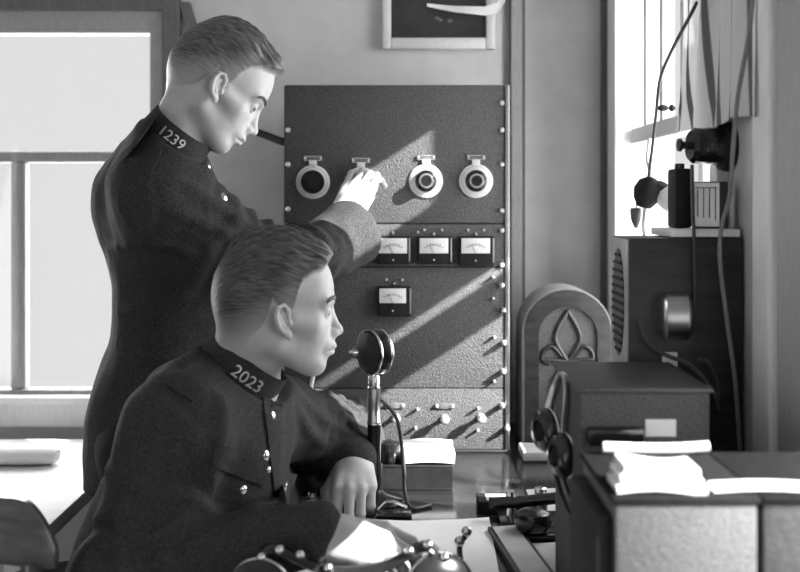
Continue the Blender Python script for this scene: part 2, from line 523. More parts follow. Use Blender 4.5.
def hand_cones(wr, d, n, s, curls, thumb, size=1.0, spread=.06):
    """wrist, direction to the knuckles, back-of-hand normal, thumb side -> tapered segments (a, b, ra, rb, k)"""
    wr, d, n, s = V(wr), V(d).normalized(), V(n), V(s)
    n = (n - d * n.dot(d)).normalized(); s2 = d.cross(n); s = s2 if s2.dot(s) > 0 else -s2
    out = []; lat = (.029, .0095, -.0100, -.0280); lon = (.090, .094, .089, .080)
    L = ((.043, .026, .022), (.047, .030, .023), (.043, .028, .022), (.034, .021, .020))
    for f in range(4):
        k = wr + (d * lon[f] + s * lat[f] + n * (.004 - .16 * abs(lat[f]))) * size
        b = wr + (d * .012 + s * lat[f] * .62) * size
        out.append((b, k, .0165 * size, .0108 * size, .012))
        out.append((b - n * .010 * size, k - n * .010 * size - d * .012 * size, .012 * size, .0095 * size, .012))
        p = k; A = 0; r = (.0096 if f < 3 else .0084) * size
        sp = spread * (1.2 - f) / 1.2
        for g in range(3):
            A += math.radians(curls[f][g]); dr = (d * math.cos(A) - n * math.sin(A) + s * sp * math.cos(A)).normalized()
            q = p + dr * L[f][g] * size; out.append((p, q, r, r * .91, .0035)); p = q; r *= .91
    b = wr + (d * .020 + s * .022 - n * .010) * size
    t = [(b, thumb[0], .045, .0155, .0125), (None, thumb[1], .033, .0118, .0105), (None, thumb[2], .028, .0104, .0085)]
    p = b
    for _, (td, ts, tn), ln, ra, rb in t:
        q = p + (d * td + s * ts + n * tn).normalized() * ln * size; out.append((p, q, ra * size, rb * size, .008)); p = q
    out.append((wr - d * .01, wr + d * .03 * size, .026 * size, .026 * size, .015))
    return out


FOLD = lambda c: None


def build_person(root, nkl, nbl, nbr, neck_o, neck_b, neck_r, hd_o, hd_R, body_cones, fine, hands, hair, hair_kw):
    """skin: one continuous surface"""
    allp = [hd_o + V((.0, 0, .1)), hd_o - V((0, 0, .15))]
    for c in body_cones:
        for p in c[:2]: allp.append(V(p))
    for c in hands:
        for p in c[:2]: allp.append(V(p))
    lo = np.array([min(p[i] for p in allp) for i in range(3)]) - .14; hi = np.array([max(p[i] for p in allp) for i in range(3)]) + .14
    g = Grid(*[axis_pts(lo[i], hi[i], .016, fine[i]) for i in range(3)])
    nk = hd_R @ V(nkl) + hd_o; nb = hd_R @ V(nbl) + hd_o
    neck = [(neck_o, nk, neck_r, neck_r * .96, .014), (neck_o + neck_b, nb, neck_r * .72, nbr, .014)]
    for c in body_cones + neck: g.cone(*c)
    for a, b, ra, rb, k in hands: g.cone(a, b, ra, rb, k, mg=.02)
    lf = local(hd_R, hd_o); o = np.array(hd_o)
    g.op(lambda X, Y, Z: head_sdf(*lf(X, Y, Z)), o - .16, o + .16, .02)
    co, q = g.mesh(); co, q = biggest(co, q); co = smooth_np(co, q, 1, .35)
    body = link('body', mesh_np('body', co, q), 'skin', root, True, 180)
    # hair: the scalp grown outwards inside the hairline
    hg = Grid(*[np.arange(o[i] - .15, o[i] + .15, .0021, dtype=np.float32) for i in range(3)])

    def mask(x, y, z):
        h = np.interp(x, hair_kw['hx'], hair_kw['hz'])
        return z - h

    def hf(X, Y, Z):
        x, y, z = lf(X, Y, Z); m = mask(x, y, z)
        sm = lambda t: np.clip(t, 0, 1) ** 2 * (3 - 2 * np.clip(t, 0, 1))
        top = sm((z - hair_kw['zt'] + .25 * x) / .05); front = sm((x - .035) / .05) * sm((z - .035) / .03)
        T = sm(m / .016) * (.0022 + hair_kw['top'] * top + hair_kw['front'] * front)
        a = np.arctan2(y - hair_kw['part'], z + .02)
        T = T + sm(m / .03) * (.0016 * np.sin(46 * a + 9 * x / .1 + 2 * np.sin(30 * x)) + .0011 * np.sin(90 * a - 60 * x)) * top
        T = np.where(m > 0, T, -.006 + np.clip(m, -.2, 0) * .5)
        return T
    hg.op(lambda X, Y, Z: skull(*lf(X, Y, Z)), o - .15, o + .15, 0)
    for c in neck: hg.cone(*c)
    hX = [hg.ax[i].reshape([-1 if k == i else 1 for k in range(3)]) for i in range(3)]
    hg.F = (hg.F - hf(*hX)).astype(np.float32)
    hc, hq = hg.mesh(); hc, hq = biggest(hc, hq); hc = smooth_np(hc, hq, 1, .4)
    me = mesh_np('hair', hc, hq)
    x, y, z = lf(hc[:, 0], hc[:, 1], hc[:, 2]); m = mask(x, y, z)
    side = np.clip(1.0 - (z + .012 - (x - .02) * .5) / hair_kw['fade'], 0, 1) * np.clip((.04 - x) / .03, 0, 1)
    fade = np.maximum(side, np.clip(1.0 - m / .013, 0, 1) ** .8)
    at = me.attributes.new('crop', 'FLOAT', 'POINT'); at.data.foreach_set('value', fade.astype(np.float32))
    # combing direction: along x over the top, downwards at the sides
    at = me.attributes.new('comb', 'FLOAT_VECTOR', 'POINT')
    a = np.arctan2(y - hair_kw['part'], z + .02)
    cv = np.stack([x - .3 * z, a * .09 + x * .12, z * .15 + x * .1], 1).astype(np.float32); at.data.foreach_set('vector', cv.ravel())
    h = link('hair', me, hair, root, True, 180)
    for sgn in (-1, 1):
        e = MB(); R = hd_R
        tw = lambda p: hd_o + R @ V(p)
        e.ball(tw((.0708, sgn * .031, -.0045)), .0122, seg=20)
        e.bm.faces.ensure_lookup_table()
        eo = e.build('eye', 'eye', root); eo.data.materials.append(MT['iris'])
        fw = (R @ V((1, 0, -.25))).normalized(); c0 = tw((.0708, sgn * .031, -.0045)) - ORG[root.name]
        for p in eo.data.polygons:
            if (V(p.center) - c0).normalized().dot(fw) > .78: p.material_index = 1
        b = MB(); b.tube([tw((.0935, sgn * .013, .0160)), tw((.0898, sgn * .030, .0190)), tw((.0815, sgn * .050, .0185)), tw((.073, sgn * .057, .0130))],
                         lambda t: .0045 * (1 - .55 * t), 8, flat=(1, .55)); b.build('eyebrow', 'brow', root)
    return body, h


def add_folds(g, lines):
    """ridges of creased cloth along measured lines on the garment's near side"""
    co, q = g.mesh(); bv = BVHTree.FromPolygons([V(c) for c in co], q.tolist()); e = V((0, 0, EYE))
    for ln, r in lines:
        pts = []
        for p in spline([V((*a, 0)) for a in ln], 4):
            h, n = eye_ray(bv, p.x, p.y)
            if h is not None and (not pts or (h - pts[-1]).length < .08): pts.append(h)
        m = len(pts)
        for i in range(m - 1):
            t0, t1 = math.sin(PI * (i + .3) / m), math.sin(PI * (i + 1.0) / m)
            dp = (pts[i] - e).normalized()
            g.cone(pts[i] + dp * (r * (1.35 - .75 * t0)), pts[i + 1] + dp * (r * (1.35 - .75 * t1)), r, r, r * .9)


def cloth_grid(lo, hi, st): return Grid(*[np.arange(lo[i], hi[i], st, dtype=np.float32) for i in range(3)])


def bvh_of(o):
    me = o.data; org = ORG[o.name]
    return BVHTree.FromPolygons([v.co + org for v in me.vertices], [list(p.vertices) for p in me.polygons])


def eye_ray(bvh, px, py):
    o = V((0, 0, EYE)); d = (W(px, py, 1) - o).normalized()
    return bvh.ray_cast(o, d)[:2]


def onto(bvh, quad, nu, nv, th, name, m, parent, lift=.001):
    """a patch of cloth lying on the garment: quad = four measured corners"""
    a, b, c, d = [V((*p, 0)) for p in quad]; cache = {}

    def fn(u, v):
        p = (a * (1 - u) + b * u) * (1 - v) + (d * (1 - u) + c * u) * v
        h, n = eye_ray(bvh, p.x, p.y)
        if h is None: return cache.get('l', W(p.x, p.y, 1.8))
        cache['l'] = h - (h - V((0, 0, EYE))).normalized() * lift
        return cache['l']
    mb = MB(); mb.sheet(fn, nu, nv, -th)
    # make sure the slab grows outwards
    return mb.build(name, m, parent)


def button(bvh, px, py, r, parent):
    h, n = eye_ray(bvh, px, py)
    if h is None: return
    if n.y > 0: n = -n
    mb = MB(); mb.lathe([(0, -.002), (r, -.001), (r, .001), (r * .75, .003), (0, .0042)], h, n, 16, False)
    return mb.build('button', 'metal', parent)


def ring_collar(top, ax, rt, rb, h, th, name, m, parent, rx=1.0):
    top, ax = V(top), V(ax).normalized(); mb = MB()
    mb.lathe([(rb, -h), (rt, 0), (rt - th * .5, .0015), (rt - th, 0), (rb - th, -h), (rb, -h)], top, ax, 64, False)
    return mb.build(name, m, parent)


def neck_cut(g, ct, ca, r, h0=.034, fl=3.5):
    """open the garment round the collar: a flaring cup with a flat floor"""
    a = np.array(ca) / np.linalg.norm(ca); c = np.array(ct)

    def f(X, Y, Z):
        x, y, z = X - c[0], Y - c[1], Z - c[2]; h = x * a[0] + y * a[1] + z * a[2]
        rad = np.sqrt(np.maximum(x * x + y * y + z * z - h * h, 0))
        d1 = np.maximum(-(h + h0), (rad - (r + (h + h0) * 1.15)) * .66)
        d2 = np.maximum(np.maximum(-(h + h0), (rad - (r + (h + h0) * fl)) * .28), y + .025)
        return np.minimum(d1, d2)
    g.op(f, c - .16, c + .16, .005, True)
    g.cone(c - a * .050, c - a * .044, r - .012, r - .012, .004)


def collar_text(txt, size, top, ax, rt, rb, h, ang, parent, name, down=.5):
    """metal numerals bent around the standing collar"""
    top, ax = V(top), V(ax).normalized()
    e1 = V((0, -1, 0)); e1 = (e1 - ax * e1.dot(ax)).normalized(); e2 = ax.cross(e1)
    if e2.x < 0: e2 = -e2
    me = text_mesh(txt, size, .0009)
    for v in me.vertices:
        hh = -h * down + v.co.y; r = rt + (rb - rt) * (-hh / h) + .0012 + v.co.z
        a = ang + v.co.x / rt
        v.co = top + ax * hh + (e1 * math.cos(a) + e2 * math.sin(a)) * r
    return link(name, me, 'screw', parent, True, 30)
# ------------------------------------------------------------------ the seated man
def noise_disp(amp, fr, seed):
    r = np.random.default_rng(seed); K = r.normal(size=(7, 3)) * fr; ph = r.uniform(0, 6.28, 7)

    def f(X, Y, Z):
        s = 0
        for (a, b, c), p in zip(K, ph): s = s + np.sin(a * X + b * Y + c * Z + p)
        return amp * s / 2.6
    return f


def disp_all(g, fn):
    X, Y, Z = [g.ax[i].reshape([-1 if k == i else 1 for k in range(3)]) for i in range(3)]
    g.F = (g.F + fn(X, Y, Z)).astype(np.float32)


def seated_man():
    root = thing('person', (-.40, 1.74, 0), 'seated man in dark uniform with collar number, forearms on the desk, facing the microphone', 'person')
    ho, hR = V((-.1975, 1.75, 1.150)), frame(15, 1, 0)
    ct, ca = V((-.2325, 1.768, 1.0755)), V((.63, -.02, .775))
    # hands
    wl = V((-.083, 1.985, .858))
    hl = hand_cones(wl, (.06, -.86, -.34), (.05, -.35, .93), (-1, 0, 0),
                    [(52, 48, 30), (54, 50, 30), (56, 50, 32), (58, 52, 32)], [(.6, .5, -.6), (.85, .0, -.5), (.9, -.3, -.4)], 1.0, .02)
    wr = V((-.112, 1.455, .884))
    hr = hand_cones(wr, (.96, -.08, -.13), (.15, -.45, .88), (0, 1, 0),
                    [(25, 45, 30), (30, 50, 32), (34, 52, 34), (38, 52, 36)], [(.7, .6, -.5), (.95, .1, -.4), (1, -.1, -.35)], .98, .07)
    b = [((-.47, 1.72, .56), (-.40, 1.73, .74), .095, .10, .03), ((-.40, 1.73, .74), (-.31, 1.755, .93), .10, .10, .03),
         ((-.31, 1.62, .965), (-.20, 1.90, .930), .045, .042, .03), ((-.30, 1.76, .95), (-.25, 1.77, 1.03), .075, .06, .03),
         
         ((-.318, 1.595, .985), (-.385, 1.53, .79), .045, .036, .02), ((-.385, 1.53, .79), wr, .036, .026, .02),
         ((-.20, 1.92, .925), (-.10, 2.13, .865), .042, .036, .02), ((-.10, 2.13, .865), wl, .036, .026, .02),
         ((-.47, 1.64, .54), (-.06, 1.63, .555), .06, .045, .03), ((-.47, 1.80, .54), (-.06, 1.84, .555), .06, .045, .03),
         ((-.06, 1.63, .555), (-.04, 1.63, .10), .042, .03, .03), ((-.06, 1.84, .555), (-.04, 1.85, .10), .042, .03, .03)]
    fine = [[(-.32, -.055, .0017), (-.14, .02, .0027)], [(1.65, 1.855, .0018), (1.38, 1.50, .003), (1.80, 1.96, .0027)], [(1.03, 1.29, .0017), (.76, .9, .0027)]]
    kw = dict(hx=[-.14, -.085, -.050, -.030, -.014, .010, .020, .026, .034, .050, .066, .080, .10], hz=[-.070, -.072, -.060, -.030, .014, -.012, .002, .026, .042, .052, .058, .068, .078],
              zt=.055, top=.0075, front=.0075, part=.03, fade=.062)
    build_person(root, (-.024, 0, -.045), (-.042, 0, -.010), .040, ct - ca.normalized() * .04, V((-.002, 0, .002)), .0535, ho, hR, b, fine, hl + hr, 'hairB', kw)

    # jacket
    f = V((math.cos(math.radians(22)), -math.sin(math.radians(22)), 0)); u = V((.40, -.02, .92)).normalized()
    r_ = f.cross(u).normalized(); f2 = u.cross(r_).normalized(); R = [list(f2), list(r_), list(u)]
    g = cloth_grid((-.72, 1.30, .40), (.06, 2.30, 1.16), .0052)
    g.ell((-.318, 1.758, .875), (.122, .172, .20), R, .04)
    g.ell((-.385, 1.738, .715), (.128, .172, .19), R, .05)
    g.ell((-.455, 1.725, .575), (.155, .185, .13), R, .05)
    g.cone((-.318, 1.605, .995), (-.200, 1.93, .942), .066, .058, .05)
    g.cone((-.325, 1.62, .985), (-.262, 1.755, 1.015), .055, .050, .05)
    g.cone((-.205, 1.90, .95), (-.250, 1.79, 1.010), .052, .048, .04)
    g.cone((-.33, 1.76, .99), (-.262, 1.772, 1.045), .085, .058, .05)
    g.cone((-.322, 1.592, .985), (-.385, 1.528, .795), .074, .064, .035, wr=(.005, .075, .95, .40, .5))
    g.cone((-.385, 1.528, .795), (-.118, 1.456, .883), .064, .046, .03, wr=(.005, .07, .05, .45, 1.0))
    g.cone((-.200, 1.94, .928), (-.108, 2.135, .862), .062, .075, .04, wr=(.009, .045, .9, .6, 0))
    g.cone((-.108, 2.135, .862), (-.084, 1.988, .856), .076, .047, .03, wr=(.009, .042, .2, .6, .8))
    disp_all(g, noise_disp(.0050, 22, 3)); disp_all(g, noise_disp(.0012, 70, 5))
    add_folds(g, [([(216, 399), (219, 425), (208, 465), (203, 505)], .012), ([(165, 424), (190, 440), (209, 466)], .009), ([(150, 402), (180, 420), (206, 446)], .008),
                  ([(145, 503), (185, 497), (207, 515)], .011), ([(118, 522), (148, 541), (180, 528)], .011), ([(205, 510), (245, 523), (285, 530)], .009),
                  ([(108, 428), (135, 388), (180, 362)], .010), ([(110, 470), (135, 488), (165, 478)], .009), ([(296, 412), (306, 428), (322, 444)], .009), ([(308, 408), (326, 420), (345, 432)], .008), ([(327, 408), (345, 418), (358, 434)], .008)])
    # neck opening
    g.cone(ct - ca.normalized() * .050, ct - ca.normalized() * .012, .040, .0705, .004, cut=True); neck_cut(g, ct, ca, .0740, .038)
    e_ = ct - ca.normalized() * .047; g.cone(e_ + V((.02, -.01, -.016)), e_ + V((.050, -.012, -.041)), .016, .013, .006)
    co, q = g.mesh(); co, q = biggest(co, q)
    jk = link('jacket', mesh_np('jacket', smooth_np(co, q, 2, .4), q), 'serge', root, True, 180)
    bv = bvh_of(jk)
    ring_collar(ct, ca, .068, .0730, .044, .003, 'collar', 'serge', jk)
    collar_text('2023', .027, ct, ca, .068, .0730, .044, .27, jk, 'collar_number', .52)
    for px, py, r in ((272, 416, .0085), (266, 456, .0085), (268, 470, .006), (243, 490, .007), (285, 487, .0085), (222, 353, .0075)): button(bv, px, py, r, jk)
    onto(bv, [(214, 441), (266, 461), (263, 486), (211, 466)], 10, 6, .003, 'pocket_flap', 'serge', jk)
    onto(bv, [(207, 352), (230, 368), (192, 402), (166, 386)], 8, 10, .003, 'shoulder_strap', 'serge', jk)
    onto(bv, [(262, 398), (271, 394), (287, 505), (275, 505)], 3, 16, .003, 'front_placket', 'serge', jk)
    # trousers and shoes
    g = cloth_grid((-.72, 1.45, .02), (.15, 2.02, .74), .009)
    g.ell((-.47, 1.72, .545), (.15, .175, .10), None, .04)
    for y0, y1 in ((1.64, 1.63), (1.80, 1.84)):
        g.cone((-.46, y0, .545), (-.06, y1, .56), .088, .068, .04); g.cone((-.06, y1, .56), (-.04, y1, .09), .068, .055, .03)
    co, q = g.mesh(); co, q = biggest(co, q); link('trousers', mesh_np('trousers', co, q), 'trous', root, True, 180)
    for y in (1.63, 1.845):
        g = cloth_grid((-.16, y - .09, -.01), (.26, y + .09, .15), .006)
        g.cone((-.06, y, .05), (.14, y, .04), .042, .036, .02); g.cone((-.04, y, .05), (-.04, y, .11), .042, .04, .02)
        g.op(lambda X, Y, Z: -Z + 0 * X + 0 * Y, (-.5, 1, -.1), (.5, 2.5, .3), .004, cut=False) if False else None
        g.F = np.maximum(g.F, -(g.ax[2].reshape(1, 1, -1) - .003)).astype(np.float32)
        co, q = g.mesh(); link('shoe', mesh_np('shoe', co, q), 'shoe', root, True, 60)
    return root


# ------------------------------------------------------------------ the standing man
def standing_man():
    root = thing('person', (-.44, 2.09, 0), 'standing man in dark uniform leaning in to turn a dial on the radio panel', 'person')
    ho, hR = V(W(216, 84, 2.02)), frame(15, 32, 0)
    ct, ca = V((-.388, 2.005, 1.453)), V((.62, -.10, .78))
    wr = V(W(345, 216, 2.25))
    hr = hand_cones(wr, (.28, .70, .66), (-.3, -.65, .7), (-.9, .1, .2),
                    [(0, 35, 30), (8, 42, 34), (6, 40, 32), (4, 40, 32)], [(.75, .5, -.5), (.95, .05, -.3), (.9, -.2, -.2)], 1.02, .05)
    wl = V((-.36, 2.36, .90))
    hl = hand_cones(wl, (.15, -.05, -.98), (-.2, .95, 0), (1, 0, 0),
                    [(15, 25, 15), (18, 28, 18), (20, 30, 20), (24, 30, 20)], [(.7, .6, -.4), (.9, .2, -.3), (.95, 0, -.3)], .97, .05)
    b = [((-.44, 2.09, .88), (-.42, 2.085, 1.06), .10, .095, .03), ((-.42, 2.085, 1.06), (-.455, 2.085, 1.28), .095, .10, .03),
         ((-.43, 1.93, 1.335), (-.50, 2.24, 1.34), .045, .045, .03), ((-.45, 2.07, 1.32), (-.415, 2.02, 1.42), .07, .056, .03),
         
         ((-.425, 1.91, 1.33), (-.215, 2.035, 1.185), .045, .036, .02), ((-.215, 2.035, 1.185), wr, .036, .027, .02),
         ((-.50, 2.25, 1.33), (-.43, 2.38, 1.10), .045, .036, .02), ((-.43, 2.38, 1.10), wl, .036, .026, .02),
         ((-.44, 2.0, .88), (-.44, 1.99, .48), .075, .05, .03), ((-.44, 2.18, .88), (-.44, 2.19, .48), .075, .05, .03),
         ((-.44, 1.99, .48), (-.45, 1.985, .10), .05, .03, .03), ((-.44, 2.19, .48), (-.45, 2.195, .10), .05, .03, .03)]
    fine = [[(-.46, -.21, .0017), (-.15, .01, .0027)], [(1.91, 2.13, .0018), (2.20, 2.40, .0027)], [(1.41, 1.66, .0017), (1.24, 1.42, .0027)]]
    kw = dict(hx=[-.14, -.085, -.050, -.030, -.014, .010, .020, .026, .034, .050, .066, .080, .10], hz=[-.065, -.068, -.056, -.028, .014, -.010, .004, .026, .042, .054, .060, .066, .074],
              zt=.06, top=.004, front=.011, part=.03, fade=.075)
    build_person(root, (-.018, 0, -.050), (-.032, 0, -.02), .038, ct - ca.normalized() * .04, V((-.004, 0, .003)), .049, ho, hR, b, fine, hr + hl, 'hairA', kw)
    f = V((math.cos(math.radians(12)), math.sin(math.radians(12)), 0)); u = V((-.06, 0, 1)).normalized()
    r_ = f.cross(u).normalized(); f2 = u.cross(r_).normalized(); R = [list(f2), list(r_), list(u)]
    g = cloth_grid((-.72, 1.70, .68), (.06, 2.50, 1.52), .0055)
    g.ell((-.435, 2.085, 1.235), (.120, .168, .19), R, .04)
    g.ell((-.425, 2.085, 1.06), (.115, .150, .17), R, .05)
    g.ell((-.425, 2.09, .90), (.140, .178, .17), R, .05)
    g.cone((-.44, 2.09, .92), (-.44, 2.09, .80), .145, .152, .04)
    g.cone((-.418, 1.93, 1.33), (-.488, 2.245, 1.33), .064, .064, .06)
    g.cone((-.475, 2.09, 1.33), (-.42, 2.02, 1.42), .095, .064, .06)
    g.cone((-.445, 1.95, 1.34), (-.420, 2.0, 1.395), .058, .050, .05)
    g.cone((-.415, 1.915, 1.315), (-.215, 2.035, 1.185), .076, .064, .07, wr=(.008, .06, .85, .45, .5))
    cf = V(W(353, 233, 2.20)); el = V((-.215, 2.035, 1.185)); fd = (cf - el).normalized(); e2 = cf + fd * .09
    g.cone(el, e2, .064, .064, .03, wr=(.006, .05, .05, .30, 1.0))
    g.cone((-.505, 2.25, 1.33), (-.43, 2.38, 1.10), .075, .060, .04)
    g.cone((-.43, 2.38, 1.10), (-.368, 2.362, .925), .060, .048, .03)
    disp_all(g, noise_disp(.0050, 20, 8)); disp_all(g, noise_disp(.001, 70, 5))
    g.cone(ct - ca.normalized() * .050, ct - ca.normalized() * .012, .040, .0635, .004, cut=True); neck_cut(g, ct, ca, .0675)
    add_folds(g, [([(174, 182), (215, 205), (255, 234)], .011), ([(158, 204), (205, 224), (240, 240)], .010), ([(112, 250), (153, 240), (195, 252)], .010),
                  ([(122, 312), (160, 300), (190, 290)], .009), ([(140, 165), (150, 200), (147, 240)], .010), ([(120, 345), (150, 360), (185, 352)], .009)])
    # straight hem and squared, open cuff
    bx = cf + fd * .085; g.cone(cf + fd * .078, bx + fd * .06, .078, .078, .001, cut=True)
    Xc, Yc, Zc = [g.ax[i].reshape([-1 if k == i else 1 for k in range(3)]) for i in range(3)]
    pl = (Xc - cf.x) * fd.x + (Yc - cf.y) * fd.y + (Zc - cf.z) * fd.z
    near = (Xc > -.20) & (Yc > 2.12)
    g.F = np.where(near, np.maximum(g.F, pl), g.F).astype(np.float32)
    g.cone(cf - fd * .03, cf + fd * .06, .050, .056, .001, cut=True)
    g.F = np.maximum(g.F, (.79 - g.ax[2]).reshape(1, 1, -1)).astype(np.float32)
    co, q = g.mesh(); co, q = biggest(co, q)
    jk = link('jacket', mesh_np('jacket', smooth_np(co, q, 2, .4), q), 'serge', root, True, 180)
    bv = bvh_of(jk)
    ring_collar(ct, ca, .0615, .066, .040, .003, 'collar', 'serge', jk)
    collar_text('1239', .026, ct, ca, .0615, .066, .040, .10, jk, 'collar_number', .5)
    for px, py, r in ((162, 134, .0075), (208, 166, .007), (224, 197, .008)): button(bv, px, py, r, jk)
    onto(bv, [(157, 112), (172, 128), (150, 178), (126, 160)], 8, 10, .003, 'shoulder_strap', 'serge', jk)
    g = cloth_grid((-.70, 1.78, .02), (-.22, 2.42, 1.0), .009)
    g.ell((-.44, 2.09, .88), (.125, .165, .10), None, .04)
    for y0, y1, y2 in ((2.0, 1.99, 1.985), (2.18, 2.19, 2.195)):
        g.cone((-.44, y0, .86), (-.44, y1, .48), .096, .072, .04); g.cone((-.44, y1, .48), (-.45, y2, .08), .072, .06, .03)
    co, q = g.mesh(); co, q = biggest(co, q); link('trousers', mesh_np('trousers', co, q), 'trous', root, True, 180)
    for y in (1.985, 2.195):
        g = cloth_grid((-.56, y - .09, -.01), (-.14, y + .09, .15), .006)
        g.cone((-.46, y, .05), (-.26, y, .04), .042, .036, .02); g.cone((-.45, y, .05), (-.45, y, .11), .042, .04, .02)
        g.F = np.maximum(g.F, -(g.ax[2].reshape(1, 1, -1) - .003)).astype(np.float32)
        co, q = g.mesh(); link('shoe', mesh_np('shoe', co, q), 'shoe', root, True, 60)
    return root


seated_man()
standing_man()
# ------------------------------------------------------------------ the room
YB, XR, XL, YF, ZC = 2.75, .507, -2.2, -1.2, 2.55
m = MB(); m.box(XL - .1, XR + .12, YF, YB + .12, -.1, 0); struct('floor', m, 'floor')
m = MB(); m.box(XL - .1, XR + .12, YF, YB + .12, ZC, ZC + .1); struct('ceiling', m, 'ceil')
m = MB(); m.box(XL - .1, XL, YF, YB + .12, 0, ZC); struct('wall_left', m, 'wall')
WX0, WX1, WZ0, WZ1 = -1.75, -.585, .83, 1.79        # opening of the window behind the men
m = MB(); m.box(XL, WX0, YB, YB + .12, 0, ZC); m.box(WX1, XR + .12, YB, YB + .12, 0, ZC)
m.box(WX0, WX1, YB, YB + .12, 0, WZ0); m.box(WX0, WX1, YB, YB + .12, WZ1, ZC); struct('wall_back', m, 'wall')
A0, A1, AZ0, AZ1 = 1.74, 2.54, .93, 1.95            # side window with the striped curtain
B0, B1, BZ0, BZ1 = .40, 1.26, .95, 1.335             # second side window, nearer the camera
m = MB()
for y0, y1 in ((YF, B0), (B1, A0), (A1, YB)): m.box(XR, XR + .12, y0, y1, 0, ZC)
for y0, y1, z0, z1 in ((B0, B1, BZ0, BZ1), (A0, A1, AZ0, AZ1)):
    m.box(XR, XR + .12, y0, y1, 0, z0); m.box(XR, XR + .12, y0, y1, z1, ZC)
struct('wall_right', m, 'walld')
m = MB(); m.box(XL - .1, -1.5, YF - .1, YF, 0, ZC); m.box(.1, XR + .12, YF - .1, YF, 0, ZC); m.box(-1.5, .1, YF - .1, YF, 0, .8); m.box(-1.5, .1, YF - .1, YF, 2.3, ZC); struct('wall_front', m, 'wall')

# window 1 (back wall): frame, rail, glazing bar, sill, glass
w1 = MB(); y0, y1 = YB - .015, YB + .03
w1.box(WX0, WX0 + .03, y0, y1, WZ0, WZ1); w1.box(WX1 - .03, WX1, y0, y1, WZ0, WZ1)
w1.box(WX0 + .03, WX1 - .03, y0, y1, 1.73, WZ1, .004); w1.box(WX0 + .03, WX1 - .03, y0, y1, WZ0, .853, .004)
w1 = struct('window_1', w1, 'trim'); m = MB()
m.box(WX0 + .03, WX1 - .03, YB - .005, YB + .03, 1.413, 1.440, .004); struct('meeting_rail', m, 'trim', w1)
m = MB(); m.box(-.962, -.925, YB - .005, YB + .03, .853, 1.413, .004); struct('glazing_bar', m, 'trim', w1)
m = MB(); m.box(-1.36, -1.33, YB - .005, YB + .03, .853, 1.413, .004); struct('glazing_bar', m, 'trim', w1)
m = MB(); m.box(WX0 + .03, WX1 - .03, YB - .011, YB - .008, .853, 1.73); struct('pane', m, 'glass', w1)
m = MB(); m.box(WX0 - .04, WX1 + .04, YB - .060, YB + .0, .824, .842, .005); m.box(WX0 - .03, WX1 + .02, YB - .035, YB, .765, .824, .003); struct('window_sill', m, 'white', w1)
m = MB(); m.box(WX0 - .06, WX1 + .005, YB - .028, YB, WZ1 - .005, WZ1 + .028, .004); m.box(WX1 + .002, WX1 + .045, YB - .028, YB, .78, WZ1 + .10, .004)
struct('trim_1', m, 'dtrim')
m = MB(); m.prism([(0, 0), (.028, 0), (.075, -.16), (.06, -.17)], W(178, 2, YB - .02), (1, 0, 0), (0, 0, 1), (0, .02, 0)); struct('trim_5', m, 'dtrim')
m = MB(); m.box(XL, XR, YB - .02, YB, 0, .12, .004); struct('baseboard_back', m, 'trim')
m = MB(); m.box(XL + .0, XL + .02, YF, YB - .02, 0, .12, .004); struct('baseboard_left', m, 'trim')
# board covering the joint right of the rack: light face between two dark grooves
m = MB(); m.box(.262, .272, YB - .012, YB, 0, ZC); m.box(.300, .308, YB - .012, YB, 0, ZC); struct('trim_2', m, 'dtrim')
m = MB(); m.box(.272, .300, YB - .022, YB, 0, ZC, .004); struct('trim_3', m, 'trim')
# corner and casings of window 2
m = MB(); m.box(XR - .012, XR, YB - .03, YB, 0, ZC); struct('trim_4', m, 'dtrim')
w2 = MB(); x0, x1 = XR - .018, XR + .10
w2.box(x0, x1, A1 - .005, A1 + .075, AZ0 - .05, AZ1 + .05, .004); w2.box(x0, x1, A0 - .02, A0 + .02, AZ0 - .05, AZ1 + .05, .004)
w2.box(x0, x1, A0 + .02, A1 - .005, AZ1, AZ1 + .06, .004)
w2 = struct('window_2', w2, 'white')
m = MB(); m.box(XR - .03, XR + .10, A0 + .02, A1 - .005, AZ0 - .03, AZ0 + .01, .004); struct('window_sill', m, 'white', w2)
m = MB(); m.box(XR + .02, XR + .06, A0 + .02, A1 - .005, 1.447, 1.482, .003); struct('meeting_rail', m, 'white', w2)
m = MB()
for y in (2.42, 2.27, 2.10): m.box(XR + .025, XR + .05, y - .013, y + .013, 1.482, AZ1, .002)
struct('glazing_bar', m, 'white', w2)
m = MB(); m.box(XR + .025, XR + .05, 1.955, 1.985, AZ0 + .01, 1.447, .002); struct('glazing_bar', m, 'white', w2)
m = MB(); m.box(XR + .036, XR + .039, A0 + .02, A1 - .005, AZ0 + .01, AZ1); struct('pane', m, 'glass', w2)
w3 = MB(); w3.box(XR - .018, XR + .10, B1 - .02, B1 + .06, BZ0 - .05, BZ1 + .05, .004); w3.box(XR - .018, XR + .10, B0 - .06, B0 + .02, BZ0 - .05, BZ1 + .05, .004)
w3.box(XR - .018, XR + .10, B0 + .02, B1 - .02, BZ1 - .01, BZ1 + .05, .004); w3.box(XR - .018, XR + .10, B0 + .02, B1 - .02, BZ0 - .05, BZ0 + .01, .004)
w3 = struct('window_3', w3, 'white')
m = MB(); m.box(XR + .036, XR + .039, B0 + .02, B1 - .02, BZ0 + .01, BZ1 - .01); struct('pane', m, 'glass', w3)
m = MB(); m.box(XR - .022, XR, 1.462, 1.535, 0, ZC, .005); struct('trim_6', m, 'white')
m = MB(); m.box(XR - .014, XR, 1.325, 1.455, 0, ZC, .004); struct('trim_7', m, 'trim')

